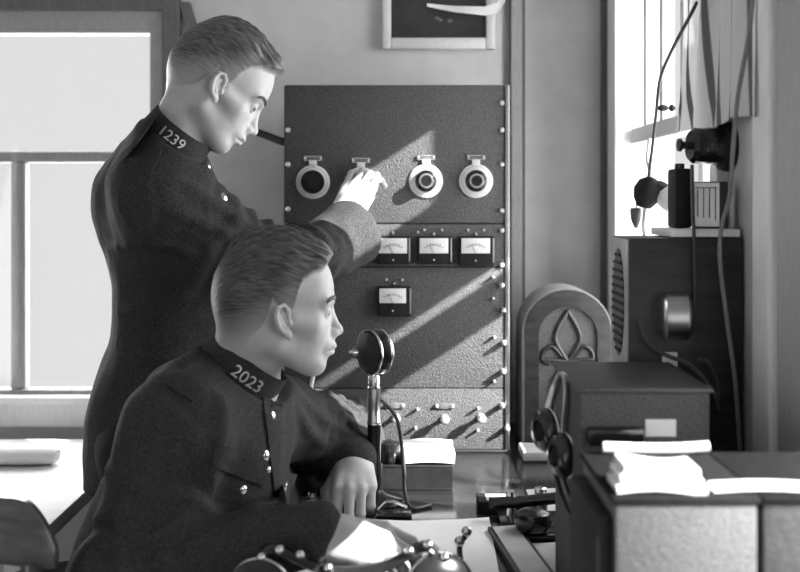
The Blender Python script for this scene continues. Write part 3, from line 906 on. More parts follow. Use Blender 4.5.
# unseen boards added outside the side window to cut the sun into bands
px = XR + .70; m = MB()
for z0, z1, a, b in ((1.838, 2.050, 1.2, 2.4), (1.722, 1.806, 1.575, 2.4), (2.222, 2.42, 1.2, 2.4)): m.box(px, px + .02, a, b, z0, z1, .003)
m.box(px, px + .02, 1.925, 2.4, 2.050, 2.222); m.box(px, px + .02, 2.005, 2.4, 0, 1.722); m.box(px, px + .02, 2.005, 2.4, 1.80, 1.84)
for y in (1.14, 2.4): m.box(px - .03, px + .05, y, y + .06, 0, 2.42, .004)
struct('sun_mask_boards', m, 'trim')

# ------------------------------------------------------------------ desks
DZ = .778
t = thing('desk', (.15, 2.0, 0), 'long polished dark desk carrying the radio panel, microphone and papers', 'desk')
m = MB(); m.box(-.205, .485, 1.30, 2.715, DZ - .032, DZ, .006); m.build('desk_top', 'desk', t)
m = MB(); m.box(-.15, .46, 1.36, 1.38, DZ - .13, DZ - .032); m.box(-.15, .46, 2.66, 2.68, DZ - .13, DZ - .032); m.box(.44, .46, 1.38, 2.66, DZ - .13, DZ - .032); m.build('apron', 'darkwood', t)
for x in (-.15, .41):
    for y in (1.36, 2.63): m = MB(); m.box(x, x + .05, y, y + .05, 0, DZ - .032, .004); m.build('leg', 'darkwood', t)
t = thing('side_table', (.30, 1.04, 0), 'dark side table under the grey metal cases at right', 'table')
m = MB(); m.box(.13, .485, .80, 1.285, DZ - .03, DZ, .005); m.build('table_top', 'desk', t)
for x in (.14, .43):
    for y in (.81, 1.23): m = MB(); m.box(x, x + .045, y, y + .045, 0, DZ - .03, .004); m.build('leg', 'darkwood', t)

# ------------------------------------------------------------------ radio rack
YP = 2.40; S = YP / F_PX
X = lambda px: (px - CX) * S
Z = lambda py: EYE - (py - HY) * S
rk = thing('radio_rack', (0, 2.52, DZ), 'tall black crinkle-finish radio panel with dials, meters and toggle switches on the desk', 'radio rack')
m = MB(); m.box(X(287), X(505), YP + .006, 2.64, DZ + .001, Z(88), .004); m.build('cabinet', 'matblack', rk)
m = MB(); m.box(X(505.2), X(509.5), YP - .003, YP + .03, DZ + .001, Z(85), .0015); m.build('upright', 'steel', rk)
for a, b in ((85, 223.5), (224.2, 266.5), (267.2, 388), (388.7, 449.5)):
    m = MB(); m.box(X(284), X(505), YP, YP + .006, Z(b), Z(a), .0022 if a > 90 else .004); m.build('front_panel', 'crinkle', rk)
m = MB(); m.box(X(300), X(511), YP - .010, YP + .02, DZ, Z(449.8), .002); m.build('bottom_rail', 'darkwood', rk)


def screw(px, py, r=.0055, L=.006, name='screw', mt='screw'):
    m = MB(); m.lathe([(r, 0), (r, L * .45), (r * .75, L * .85), (0, L)], (X(px), YP, Z(py)), (0, -1, 0), 14, False); m.build(name, mt, rk)


for py in (130, 164.5, 209): screw(288, py)
for py in (103, 130, 164.5, 210.7, 230.6, 265): screw(502, py)
for px_, py in ((393, 233), (377, 232), (418, 232), (424.5, 230), (434, 234), (442, 230), (468, 230), (484, 230), (476, 234), (386.5, 279.5), (394.5, 283.5), (402.5, 280)): screw(px_, py, .003, .004)
for px_, py in ((494, 337), (493, 277), (417.5, 409), (415.5, 427.5), (478, 408), (477.5, 430), (494, 381), (493, 298)): screw(px_, py, .0032, .012)
for px_, py in ((501.5, 285), (503, 310), (503.6, 342.5), (503, 371), (502, 405), (507, 428)): screw(px_, py, .0058, .020, 'thumb_screw')


def dial(px, py, knob=True):
    c = V((X(px), YP, Z(py))); R = .0365
    m = MB(); m.lathe([(0, 0), (R, 0), (R, .003), (R - .003, .0045), (R * .62, .0065), (0, .0065)], c, (0, -1, 0), 48, False)
    d = m.build('dial', 'ring', rk)
    m = MB()
    for k in range(50):
        a = math.radians(-150 + 300 * k / 49); l = .005 if k % 5 == 0 else .003
        u = V((math.sin(a), 0, math.cos(a))); w_ = V((u.z, 0, -u.x)) * .00045
        p = c + V((0, -.0051, 0)); q0 = p + u * (R - .004 - l); q1 = p + u * (R - .004)
        vs = [m.bm.verts.new(q) for q in (q0 - w_, q0 + w_, q1 + w_, q1 - w_)]; m.bm.faces.new(vs)
    m.build('scale_marks', 'ink', d)
    m = MB(); r = .0235
    if knob:
        m.lathe([(r, .005), (r, .009), (r - .002, .011), (.0155, .012), (.015, .022), (.0135, .0235), (0, .0235)], c, (0, -1, 0), 40, False)
        k = m.build('knob', 'black', d)
        m = MB(); m.lathe([(.0158, .012), (.0158, .0215), (.0145, .0245), (.0118, .0245), (.0110, .0225)], c, (0, -1, 0), 40, False); m.build('knob_ring', 'metal', d)
    else:
        m.lathe([(r + .002, .005), (r + .002, .012), (r, .014), (.017, .013), (.016, .015), (0, .015)], c, (0, -1, 0), 40, False); m.build('knob', 'matblack', d)
    m = MB(); cz = Z(py - 18.6); m.box(c.x - .0085, c.x + .0085, YP - .005, YP, cz - .0058, cz + .0058, .001); m.build('index_plate', 'ring', d)
    cz = Z(py - 23.6)
    m = MB(); m.box(c.x - .019, c.x + .019, YP - .0025, YP, cz - .005, cz + .005, .0008); pl = m.build('name_plate', 'plate', rk)
    m = MB(); q = .019
    for a, b, e, f in ((-q, q, .0040, .005), (-q, q, -.005, -.0040), (-q, -q + .0015, -.005, .005), (q - .0015, q, -.005, .005)):
        m.box(c.x + a, c.x + b, YP - .0032, YP - .002, cz + e, cz + f)
    m.build('border', 'screw', pl)
    for sx in (-.0165, .0165):
        m = MB(); m.ball((c.x + sx, YP - .003, cz), .0024, (1, .7, 1), 8); m.build('rivet', 'screw', pl)


dial(313, 182, False); dial(361, 184); dial(426, 181); dial(476, 181)


def meter(x0, x1, y0, y1, fx0, fx1, fy0, fy1):
    m = MB(); m.box(X(x0), X(x1), YP - .014, YP, Z(y1), Z(y0), .003, 3); c = m.build('meter', 'matblack', rk)
    m = MB(); m.box(X(fx0), X(fx1), YP - .0150, YP - .0135, Z(fy1), Z(fy0), .0005); m.build('face', 'face', c)
    cx = (X(fx0) + X(fx1)) / 2; R0 = .030; cz = Z(fy1) - .012; pts = []
    for k in range(13):
        a = math.radians(-38 + 76 * k / 12); pts.append(V((cx + math.sin(a) * R0, YP - .0153, cz + math.cos(a) * R0)))
    m = MB(); m.tube(pts, .00045, 6)
    for k in range(0, 13, 2):
        u = (pts[k] - V((cx, YP - .0153, cz))).normalized(); m.tube([pts[k], pts[k] + u * .0045], .0004, 5, smooth=False)
    m.build('scale', 'ink', c)
    m = MB(); m.tube([(cx, YP - .0156, cz + .012), (cx - .010, YP - .0156, cz + .031)], .0004, 5, smooth=False); m.build('needle', 'ink', c)
    m = MB(); m.box(X(x1) - .0045, X(x1) - .001, YP - .0152, YP - .012, Z(y1) + .006, Z(y0) - .004, .0008); m.build('edge_strip', 'steel', c)
    m = MB(); m.ball((cx, YP - .0145, Z((fy1 + y1) / 2 + 1)), .002, seg=8); m.build('zero_screw', 'screw', c)


meter(377, 410.5, 236, 264, 379, 407, 238, 253); meter(417, 452, 236, 264, 419.5, 448, 238, 253)
meter(458.5, 494, 236, 265.5, 461, 489.5, 238, 253); meter(378, 411.5, 286, 316, 379.5, 406, 288, 302.5)
for px_, py in ((346, 405), (395, 405.5), (444.5, 406)):
    m = MB(); m.box(X(px_ - 9), X(px_ + 9), YP - .003, YP, Z(py + 2.6), Z(py - 2.6), .0008); pl = m.build('name_plate', 'plate', rk)
    for sx in (-8, 8):
        m = MB(); m.ball((X(px_ + sx), YP - .003, Z(py)), .0042, (1, .7, 1), 10); m.build('rivet', 'screw', pl)
for px_, py in ((346, 418), (396, 417), (444.5, 418), (481, 417)):
    m = MB(); c = V((X(px_), YP, Z(py)))
    m.lathe([(.008, 0), (.008, .003), (.005, .004), (.0045, .012), (.0085, .017), (.0095, .024), (.006, .029), (0, .030)], c, (0, -1, 0), 20, False); m.build('toggle_switch', 'screw', rk)
# flat conduit running along the wall into the rack's left side
m = MB(); m.tube([W(300, 143, 2.56), W(284, 142, 2.56), W(270, 137, 2.60), W(254, 131, 2.66)], .009, 10, flat=(1, .6)); m.build('conduit', 'matblack', rk)

# ------------------------------------------------------------------ microphone
yM = 1.99; c = W(374, 352, yM); bx = c.x; sM = yM / F_PX
mic = thing('microphone', (bx, yM, DZ), 'round gauze-fronted microphone on a black and nickel desk stand', 'microphone')
ax = V((-.80, -.60, 0)).normalized(); R = 21.5 * sM
m = MB(); m.lathe([(0, -.020), (R * .8, -.020), (R, -.015), (R, .012), (R * .96, .014)], c, ax, 48, True); m.build('head', 'black', mic)
m = MB(); m.lathe([(R * .97, .006), (R * .90, .015), (R * .6, .021), (0, .024)], c, ax, 48, False); m.build('grille', 'mesh', mic)
for h in (.010, -.013):
    m = MB(); q = V((0, 0, 1)); w_ = ax.cross(q)
    m.tube([c + ax * h + (q * math.cos(a) + w_ * math.sin(a)) * R for a in [2 * PI * k / 40 for k in range(40)]], .0024, 8, True, False); m.build('rim', 'metal', mic)
zt = c.z - R
m = MB(); m.lathe([(.006, .002), (.0105, -.006), (.0105, -.022), (.0125, -.024), (.0125, -.029), (.0115, -.031), (.0115, -.083), (.0125, -.085), (.0125, -.090), (.0110, -.092)], (bx, yM, zt), (0, 0, 1), 24, True); m.build('upper_stem', 'metal', mic)
m = MB(); m.cyl((bx, yM, DZ + .02), (bx, yM, zt - .091), .0125, .0118); m.build('stem', 'black', mic)
m = MB(); m.lathe([(0, .001), (.055, .001), (.057, .006), (.050, .011), (.022, .017), (.015, .024), (0, .024)], (bx, yM, DZ), (0, 0, 1), 40, False); m.build('base', 'black', mic)
m = MB(); k = W(350, 356, yM + .03)
m.lathe([(.004, 0), (.011, .003), (.012, .010), (.008, .016), (.006, .022), (.011, .026), (.012, .032), (.006, .036), (0, .036)], c + V((-.045, .012, -.004)), (1, -.2, .12), 20, True); m.build('clamp_knob', 'metal', mic)
m = MB(); m.tube([c + V((-.004, .014, -R - .035)), W(393, 412, yM + .02), W(400, 432, yM + .02), W(404, 470, yM + .02), W(405, 492, yM), V((.02, yM - .05, DZ + .004)), V((.055, yM - .03, DZ + .004))], .0036, 8); m.build('cable', 'rubber', mic)
# ------------------------------------------------------------------ things on the desk
m = MB(); m.sheet(lambda u, v: V((-.195 + u * .335 + .01 * v, 1.50 + v * .375, DZ + .0008 + .0022 * math.sin(7 * u + 2 * v) ** 2 + .006 * max(0, u - .85) * 6 * v)), 24, 10, .0006)
tag(m.build('paper_sheet', 'paper'), 'large white sheet of paper spread on the desk under the hands', 'paper')
b0 = W(446, 497, 2.02)
bk = thing('book', (.035, 2.13, DZ), 'thick dark bound book lying behind the microphone stand', 'book')
m = MB(); m.box(-.025, .094, 2.09, 2.20, DZ + .0045, DZ + .0415, .001); m.build('pages', 'gpaper', bk)
m = MB(); m.box(-.032, .098, 2.075, 2.205, DZ + .0005, DZ + .004, .001); m.box(-.032, .098, 2.075, 2.205, DZ + .042, DZ + .046, .001); m.box(-.032, .098, 2.075, 2.080, DZ + .004, DZ + .042); m.build('cover', 'matblack', bk)
m = MB(); m.sheet(lambda u, v: V((.004 + u * .098, 2.08 + v * .125, DZ + .048 + .003 * math.sin(3 * u))), 10, 4, .018)
tag(m.build('paper_bundle', 'paper'), 'folded bundle of white papers on top of the dark book', 'papers')
# small round dark knobbed ink bottle between the microphone and the book
m = MB(); m.lathe([(0, 0), (.016, 0), (.019, .004), (.021, .034), (.020, .038), (.016, .040), (0, .041)], (-.020, 2.10, DZ + .0465), (0, 0, 1), 24, False)
ib = thing('inkwell', (-.020, 2.10, DZ + .0465), 'squat black pot standing on the dark book, left of the folded papers', 'inkwell'); m.build('bottle', 'black', ib)
# nickel desk clip next to the hand
t = thing('desk_clip', (-.005, 1.90, DZ), 'small black and nickel desk clip beside the resting hand', 'clip')
m = MB(); m.box(-.042, .020, 1.885, 1.925, DZ + .001, DZ + .008, .003); m.build('base', 'black', t)
m = MB(); m.tube([(-.038, 1.905, DZ + .012), (-.02, 1.905, DZ + .026), (.012, 1.905, DZ + .016)], .005, 8, flat=(.5, 1.6)); m.build('lever', 'metal', t)
t = thing('paperweight', (-.157, 1.985, DZ), 'short nickel paperweight lying left of the resting hand', 'paperweight')
m = MB(); m.box(-.175, -.140, 1.96, 1.985, DZ + .001, DZ + .014, .004); m.build('weight', 'steel', t)
m = MB(); m.ball((-.156, 1.9725, DZ + .018), .008, seg=14); m.build('knob', 'metal', t)
t = None
# pencil standing up behind the far sleeve
pp = thing('pencil', W(305, 402, 2.22), 'pale pencil sticking up behind the seated man\'s far sleeve', 'pencil')
m = MB(); a, b = W(303, 430, 2.22), W(313, 377, 2.24); m.cyl(a, b, .0042, .0042, 8); m.build('shaft', 'ring', pp)
m = MB(); m.cyl(b, b + (b - a).normalized() * .012, .0042, .0008, 8); m.build('tip', 'ring', pp)
ph = thing('pencil_pot', (W(303, 430, 2.22).x, 2.22, DZ), 'small dark pot holding the pencil behind the sleeve', 'pot')
m = MB(); m.lathe([(0, 0), (.026, 0), (.028, .09), (.024, .09), (.023, .006), (0, .006)], ORG[ph.name] + V((0, 0, .0005)), (0, 0, 1), 24, False); m.build('cup', 'matblack', ph)

# headphones under the near hand
t = thing('headphones', (-.06, 1.40, DZ), 'glossy headphones with nickel fittings under the seated man\'s near hand', 'headphones')


def earcup(par, c, ax, r=.030):
    c, ax = V(c), V(ax).normalized(); m = MB()
    m.lathe([(0, -.013), (r * .7, -.013), (r, -.007), (r, .004), (r * .86, .010), (r * .5, .013), (r * .45, .009), (0, .008)], c, ax, 32, False); e = m.build('ear_cup', 'black', par)
    m = MB(); q = V((0, 0, 1)) if abs(ax.z) < .8 else V((1, 0, 0)); u = ax.cross(q).normalized(); w_ = ax.cross(u)
    m.tube([c - ax * .004 + (u * math.cos(2 * PI * k / 28) + w_ * math.sin(2 * PI * k / 28)) * (r + .0005) for k in range(28)], .002, 6, True, False); m.build('rim', 'metal', e)
    return e


earcup(t, (-.175, 1.375, DZ + .050), (-.35, -.9, .15), .046); earcup(t, (.052, 1.40, DZ + .050), (.4, -.9, .15), .046)
m = MB(); m.tube([(-.175, 1.39, DZ + .085), (-.16, 1.395, DZ + .105), (-.09, 1.40, DZ + .076), (-.02, 1.405, DZ + .080), (.03, 1.41, DZ + .103), (.052, 1.412, DZ + .085)], .005, 8, flat=(1, 2.2)); m.build('headband', 'black', t)
for p in ((-.172, 1.385, DZ + .097), (-.150, 1.385, DZ + .106), (-.125, 1.39, DZ + .098), (.012, 1.40, DZ + .100), (.036, 1.40, DZ + .108), (.056, 1.40, DZ + .092), (-.09, 1.39, DZ + .082)):
    m = MB(); m.ball(p, .0065, seg=12); m.build('stud', 'metal', t)
m = MB(); m.tube([(.05, 1.43, DZ + .03), (.075, 1.45, DZ + .010), (.06, 1.52, DZ + .010), (.085, 1.56, DZ + .02), (.083, 1.55, DZ + .058), (.093, 1.555, DZ + .075)], .004, 8); m.build('cord', 'black', t)
for p in ((.083, 1.55, DZ + .066), (.093, 1.555, DZ + .078), (.083, 1.55, DZ + .03)):
    m = MB(); m.ball(p, .0075, seg=12); m.build('cord_tip', 'metal', t)

# telegraph key
t = thing('telegraph_key', (.20, 1.83, DZ), 'black telegraph key with a fat round knob on its base plate', 'telegraph key')
m = MB(); m.box(.145, .255, 1.76, 1.80, DZ + .001, DZ + .012, .003); m.box(.165, .275, 1.80, 1.90, DZ + .001, DZ + .012, .003); m.build('base', 'black', t)
m = MB(); m.lathe([(.010, 0), (.026, .004), (.031, .016), (.027, .030), (.016, .036), (0, .037)], (.212, 1.775, DZ + .013), (0, 0, 1), 32, True); m.build('knob', 'black', t)
m = MB(); m.tube([(.15, 1.86, DZ + .035), (.20, 1.85, DZ + .04), (.27, 1.84, DZ + .05)], .010, 12); m.build('lever', 'black', t)
m = MB(); m.cyl((.235, 1.86, DZ + .012), (.235, 1.86, DZ + .062), .012, .010, bev=.002); m.build('pivot_post', 'metal', t)
m = MB(); m.cyl((.185, 1.86, DZ + .012), (.185, 1.86, DZ + .055), .008); m.build('pivot_post', 'metal', t)
t = thing('relay_box', (.165, 1.93, DZ), 'small dark box with a grey label behind the telegraph key', 'box')
m = MB(); m.box(.135, .21, 1.915, 1.975, DZ + .001, DZ + .022, .002); m.build('case', 'matblack', t)
m = MB(); m.box(.150, .195, 1.925, 1.965, DZ + .022, DZ + .0228); m.build('label', 'gpaper', t)
t = thing('clipboard', (.14, 1.64, DZ), 'narrow dark-edged writing board slanting beside the large sheet', 'writing board')
m = MB(); o = V((.142, 1.80, DZ + .001)); m.prism([(0, 0), (.050, .012), (.082, -.26), (.028, -.28)], o, (1, 0, 0), (0, 1, 0), (0, 0, .012)); m.build('board', 'darkwood', t)
m = MB(); m.prism([(.007, -.008), (.045, .003), (.074, -.25), (.034, -.262)], o + V((0, 0, .012)), (1, 0, 0), (0, 1, 0), (0, 0, .002)); m.build('leaf', 'gpaper', t)
m = MB(); m.sheet(lambda u, v: V((.215 + u * .075 - .02 * v, 1.60 + v * .15, DZ + .001 + .004 * u * u)), 6, 5, .0008)
tag(m.build('paper_slip', 'gpaper'), 'grey paper slip lying near the grey case, closest to the camera', 'paper')
m = MB(); m.sheet(lambda u, v: V((.235 + u * .06, 1.925 + v * .15, DZ + .001 + .003 * u)), 6, 5, .0008)
tag(m.build('paper_slip', 'gpaper'), 'grey paper slip lying behind the telegraph key', 'paper')
# ------------------------------------------------------------------ arch-topped wireless set
yR = 2.42; cx, hw, zb = .366, .098, DZ; za = zb + .252
arch = lambda w_, z0, zc, n=24: [(-w_, z0), (w_, z0)] + [(w_ * math.cos(PI * k / n), zc + w_ * math.sin(PI * k / n)) for k in range(n + 1)]
t = thing('wireless_set', (cx, yR + .07, zb), 'arch-topped wooden wireless set with fretwork grille beside the radio panel', 'radio')
m = MB(); m.prism(arch(hw, .001, .252), (cx, yR + .012, zb), (1, 0, 0), (0, 0, 1), (0, .14, 0)); m.build('case', 'radiorim', t)
m = MB(); ou = arch(hw - .004, .004, .252); inn = arch(hw - .034, .085, .245)
for i in range(1, len(ou)):
    pass
O = V((cx, yR, zb)); vo = []; bm = m.bm
for dep in (0, .012):
    a = [bm.verts.new(O + V((p, dep, q))) for p, q in ou]; b = [bm.verts.new(O + V((p, dep, q))) for p, q in inn]; vo.append((a, b)); n = len(a)
    for i in range(n): bm.faces.new([a[i], a[(i + 1) % n], b[(i + 1) % n], b[i]])
for i in range(n):
    for s_ in (0, 1): bm.faces.new([vo[0][s_][i], vo[0][s_][(i + 1) % n], vo[1][s_][(i + 1) % n], vo[1][s_][i]])
m.build('front_panel', 'radio', t)
m = MB(); m.prism(arch(hw - .033, .086, .245), (cx, yR + .008, zb), (1, 0, 0), (0, 0, 1), (0, .003, 0)); m.build('grille_cloth', 'cloth', t)
m = MB(); P = lambda a, b: V((cx + a, yR + .006, zb + b))
m.tube([P(0, .300), P(-.022, .262), P(-.026, .235), P(-.010, .205), P(0, .190)], .0055, 8); m.tube([P(0, .300), P(.022, .262), P(.026, .235), P(.010, .205), P(0, .190)], .0055, 8)
m.tube([P(-.012, .200), P(-.034, .222), P(-.052, .212), P(-.054, .192), P(-.040, .186)], .005, 8); m.tube([P(.012, .200), P(.034, .222), P(.052, .212), P(.054, .192), P(.040, .186)], .005, 8)
m.tube([P(-.056, .194), P(0, .190), P(.056, .194)], .006, 8); m.tube([P(0, .190), P(-.030, .150), P(-.036, .090)], .005, 8); m.tube([P(0, .190), P(.030, .150), P(.036, .090)], .005, 8)
m.build('fretwork', 'radio', t)
for a in (-.05, 0, .05):
    m = MB(); m.lathe([(.012, 0), (.011, .012), (.008, .014), (0, .014)], (cx + a, yR, zb + .045), (0, -1, 0), 20, True); m.build('knob', 'black', t)
m = MB(); m.box(.255, .335, 2.30, 2.395, DZ + .001, DZ + .02, .003)
tag(m.build('book', 'gpaper'), 'small pale book lying in front of the arch-topped wireless set', 'book')

# ------------------------------------------------------------------ middle case and what hangs on it
t = thing('metal_case', (.304, 1.49, DZ), 'dark grey crinkled metal case with a white rectangle on its front, in front of the tall speaker cabinet', 'case')
m = MB(); m.box(.223, .385, 1.38, 1.60, DZ + .001, 1.082, .004); m.build('body', 'crinkle2', t)
m = MB(); m.box(.220, .388, 1.377, 1.603, 1.080, 1.087, .002); m.build('lid', 'dgrey', t)
m = MB(); m.box(.304, .342, 1.3775, 1.3798, 1.027, 1.048); m.build('card', 'paper', t)  # plain white rectangle on the case front
m = MB(); m.box(.23, .30, 1.360, 1.38, 1.018, 1.040, .004); m.build('handle', 'black', t)
t = thing('hanging_headset', (.20, 1.46, .88), 'pair of glossy black earpieces hanging on the side of the dark grey case', 'headset')
earcup(t, W(546, 430, 1.50), (-.93, -.36, .0), .029); earcup(t, W(562, 455, 1.46), (-.93, -.36, .0), .029)
m = MB(); m.tube([W(549, 408, 1.50), W(556, 384, 1.50), W(563, 374, 1.48), W(567, 390, 1.46), W(564, 432, 1.46)], .003, 8, flat=(1, 2)); m.build('headband', 'steel', t)
m = MB(); m.tube([W(562, 476, 1.46), W(568, 492, 1.45), W(576, 510, 1.42), W(582, 530, 1.38), W(588, 548, 1.36)], .003, 8); m.tube([W(550, 450, 1.5), W(560, 490, 1.48), W(572, 520, 1.44), W(584, 545, 1.37)], .003, 8); m.build('cord', 'black', t)

# tall speaker cabinet
t = thing('speaker_cabinet', (.42, 1.695, DZ), 'tall dark speaker cabinet standing behind the dark grey case by the side window', 'speaker')
m = MB(); m.box(.336, .503, 1.63, 1.762, DZ + .001, 1.264, .003); m.build('cabinet', 'darkwood', t)
m = MB(); m.box(.3335, .3365, 1.634, 1.758, 1.06, 1.262, .001); m.build('front_board', 'radiorim', t)
m = MB(); cc = V((.3325, 1.696, 1.165)); n = 28
m.prism([(.042 * math.cos(2 * PI * k / n), .082 * math.sin(2 * PI * k / n)) for k in range(n)], cc, (0, 1, 0), (0, 0, 1), (.004, 0, 0)); m.build('grille', 'mesh', t)
m = MB()
for k in range(13):
    z = -.072 + k * .012; h = .042 * math.sqrt(max(0, 1 - (z / .082) ** 2)); m.box(.3305, .3326, 1.696 - h, 1.696 + h, 1.165 + z - .002, 1.165 + z + .002)
m.build('slats', 'matblack', t)
m = MB(); c = W(664, 317, 1.60); m.lathe([(0, 0), (.029, 0), (.034, .004), (.034, .034), (.030, .038), (0, .038)], c + V((.0, .008, 0)), (1, -.12, 0), 40, False)
m.build('metal_drum', 'steel', t)
m = MB(); a = W(662, 378, 1.625); b = W(677, 352, 1.625); m.box(a.x, b.x, 1.622, 1.626, a.z, b.z); m.build('card', 'paper', t)
m = MB(); m.tube([W(640, 320, 1.61), W(650, 345, 1.61), W(668, 356, 1.61), W(690, 365, 1.60), W(712, 390, 1.58), W(718, 410, 1.60)], .003, 8); m.tube([W(698, 360, 1.60), W(708, 362, 1.60), W(716, 380, 1.60), W(718, 400, 1.60)], .003, 8)
tag(m.build('cord', 'dgrey'), 'dull cord looping across the lower part of the speaker cabinet', 'cord')
# shelf board and what stands on it
m = MB(); m.box(.398, .500, 1.632, 1.765, 1.2655, 1.277, .002); tag(m.build('shelf_board', 'white'), 'white board lying on top of the tall speaker cabinet', 'board')
t = thing('card_holder', (.46, 1.67, 1.277), 'small box with a white lettered card on the white board', 'card holder')
Rz = Matrix.Translation(V((.463, 1.672, 1.2775))) @ Matrix.Rotation(math.radians(-14), 4, 'Z')
m = MB(); m.box(-.022, .028, -.018, .030, 0, .070, .002, 2, Rz); m.build('box', 'darkwood', t)
m = MB(); m.box(-.0225, .016, -.0196, -.0175, .003, .068, .0005, 1, Rz); c_ = m.build('card', 'paper', t)
m = MB()
for k, (h0, h1) in enumerate(((.018, .058), (.016, .060), (.016, .060), (.012, .062))): m.box(-.016 + k * .0085, -.0145 + k * .0085, -.0202, -.0194, h0, h1, 0, 1, Rz)
m.box(-.018, .012, -.0202, -.0194, .060, .0612, 0, 1, Rz); m.build('lettering', 'ink', c_)
t = thing('black_case', (.43, 1.70, 1.277), 'slim upright black case on the white board, left of the white card', 'case')
m = MB(); m.box(.417, .443, 1.685, 1.735, 1.2775, 1.368, .004); m.build('body', 'matblack', t)
m = MB(); m.cyl((.43, 1.71, 1.368), (.43, 1.71, 1.376), .008, bev=.001); m.build('cap', 'black', t)
t = thing('wall_buzzer', (.49, 1.61, 1.36), 'black round wall horn fixed under the striped curtain', 'wall horn')
c = V((.507, 1.70, 1.401)); d = V((-1, -.10, .03)).normalized()
m = MB(); m.lathe([(0, 0), (.036, 0), (.038, .004), (.036, .016), (.030, .020), (0, .020)], c, d, 36, False); m.build('flange', 'matblack', t)
m = MB(); m.lathe([(.028, .018), (.0285, .04), (.027, .042), (.0275, .060), (.022, .066), (0, .067)], c, d, 36, False); m.build('housing', 'black', t)
m = MB(); m.lathe([(.006, .064), (.006, .078), (.010, .080), (.010, .084), (0, .085)], c, d, 16, False); m.build('knob', 'black', t)
# curtain
m = MB()


def cur(u, v):
    z = 1.432 + v * .75; ya = 1.505 + .010 * math.sin(3 * v); yb = 1.935 - .16 * v ** .6
    y = ya + (yb - ya) * u; a = .006 * (1 - .25 * v)
    return V((.478 + a * math.sin(u * 27 + .6 * math.sin(5 * v)) + .005 * math.sin(u * 17 + 2 * v), y, z + .006 * math.sin(u * 9) * (1 - v)))


m.sheet(cur, 110, 14, .0012); tag(m.build('curtain', 'curtain', None, True, 70), 'pale striped curtain hanging beside the side window', 'curtain')
# lamp pull hanging in front of the window
t = thing('hanging_lamp', W(651, 208, 2.02), 'small dark lamp holder with pale shade hanging on a cord in front of the window', 'hanging lamp')
c = W(650, 193, 2.02)
m = MB(); m.lathe([(0, -.032), (.012, -.030), (.022, -.016), (.026, .002), (.020, .018), (.008, .026), (0, .027)], c + V((-.004, 0, .003)), (.25, 0, 1), 24, False); m.ball(c + V((.010, -.004, .010)), .022, (1.1, .8, .6), 16); m.build('holder', 'matblack', t)
m = MB(); m.lathe([(.008, 0), (.018, .012), (.026, .030), (.0245, .030), (.016, .012), (.006, 0)], c + V((.008, -.004, -.002)), (.85, -.2, -.25), 24, False); m.build('shade', 'ring', t)
m = MB(); m.tube([W(697, 2, 1.72), W(689, 18, 1.74), W(672, 50, 1.85), (W(660, 80, 1.95)), W(656, 115, 2.0), W(652, 150, 2.02), W(648, 182, 2.02)], .0028, 8); m.build('cord', 'rubber', t)
m = MB(); m.ball(W(663, 108, 1.97), .008, (1.3, .6, .7), 10); m.ball(W(672, 108, 1.93), .006, (1, .6, 1), 10); m.build('cord_knob', 'black', t)
c = W(636, 208, 2.04)
m = MB(); m.lathe([(.010, 0), (.011, -.006), (.009, -.022), (.003, -.036), (0, -.037)], c, (0, 0, 1), 16, True); m.build('pull', 'dgrey', t)
m = MB(); m.tube([c, W(638, 194, 2.03), W(646, 186, 2.02)], .0016, 6); m.build('string', 'greycord', t)
m = MB(); m.tube([W(646, 205, 2.06), W(644, 225, 2.06), W(646, 250, 2.06), W(645, 300, 2.06)], .007, 8, flat=(1, .6)); m.tube([W(650, 140, 2.1), W(648, 160, 2.08), W(652, 176, 2.06), W(650, 205, 2.06)], .008, 8, flat=(1, .6))
tag(m.build('hanging_tape', 'white'), 'thin pale tape hanging behind the lamp holder', 'tape')
# light cable down the right wall, dark flex left of it
m = MB(); m.tube([W(754, -12, 1.455), W(748, 40, 1.46), W(738, 95, 1.50), W(733, 150, 1.54), W(730, 195, 1.56), W(722, 225, 1.59), W(720, 260, 1.60), W(727, 320, 1.60), W(735, 380, 1.60), W(740, 450, 1.60)], .0032, 8)
tag(m.build('cable', 'greycord'), 'thin grey cable running down past the lettered card', 'cable')
m = MB(); m.tube([W(692, 165, 1.66), W(693, 215, 1.645), W(694, 236, 1.622), W(695, 300, 1.624), W(694, 330, 1.624)], .0028, 8)
tag(m.build('flex', 'rubber'), 'thin black flex running down from the slim black case', 'cable')

# ------------------------------------------------------------------ near cases with papers
t = thing('equipment_case', (.27, 1.14, DZ), 'pale speckled equipment case nearest the camera, papers on its dark lid', 'case')
m = MB(); m.box(.203, .338, 1.05, 1.235, DZ + .001, 1.034, .004); m.build('body', 'speckle', t)
m = MB(); m.box(.200, .341, 1.047, 1.238, 1.033, 1.040, .002); m.build('lid', 'lidm', t)
m = MB(); m.box(.186, .2025, 1.06, 1.22, DZ + .03, 1.02, .004); m.build('side_panel', 'matblack', t)
m = MB(); m.cyl((.186, 1.09, .86), (.160, 1.08, .86), .012, .010, bev=.002); m.build('knob', 'black', t)
t = thing('shaded_case_end', (.415, 1.14, DZ), 'added darker block standing for the shaded right end of the pale speckled case', 'case')  # darker box added for the shade on the neighbouring case's right end
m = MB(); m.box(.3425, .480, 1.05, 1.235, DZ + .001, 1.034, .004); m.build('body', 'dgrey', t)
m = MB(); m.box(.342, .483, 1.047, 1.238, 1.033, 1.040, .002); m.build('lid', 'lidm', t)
for k in range(3):
    m = MB(); m.sheet(lambda u, v: V((.207 + .004 * k + u * (.085 - .006 * k), 1.056 + .004 * k + v * .052, 1.041 + .008 * k + .003 * math.sin(4 * u + k))), 10, 5, .0065)
    tag(m.build('paper_pad', 'paper'), ('bottom', 'middle', 'top')[k] + ' pad of white paper in the stack on the pale speckled case', 'paper', 'paper pads on the pale case')
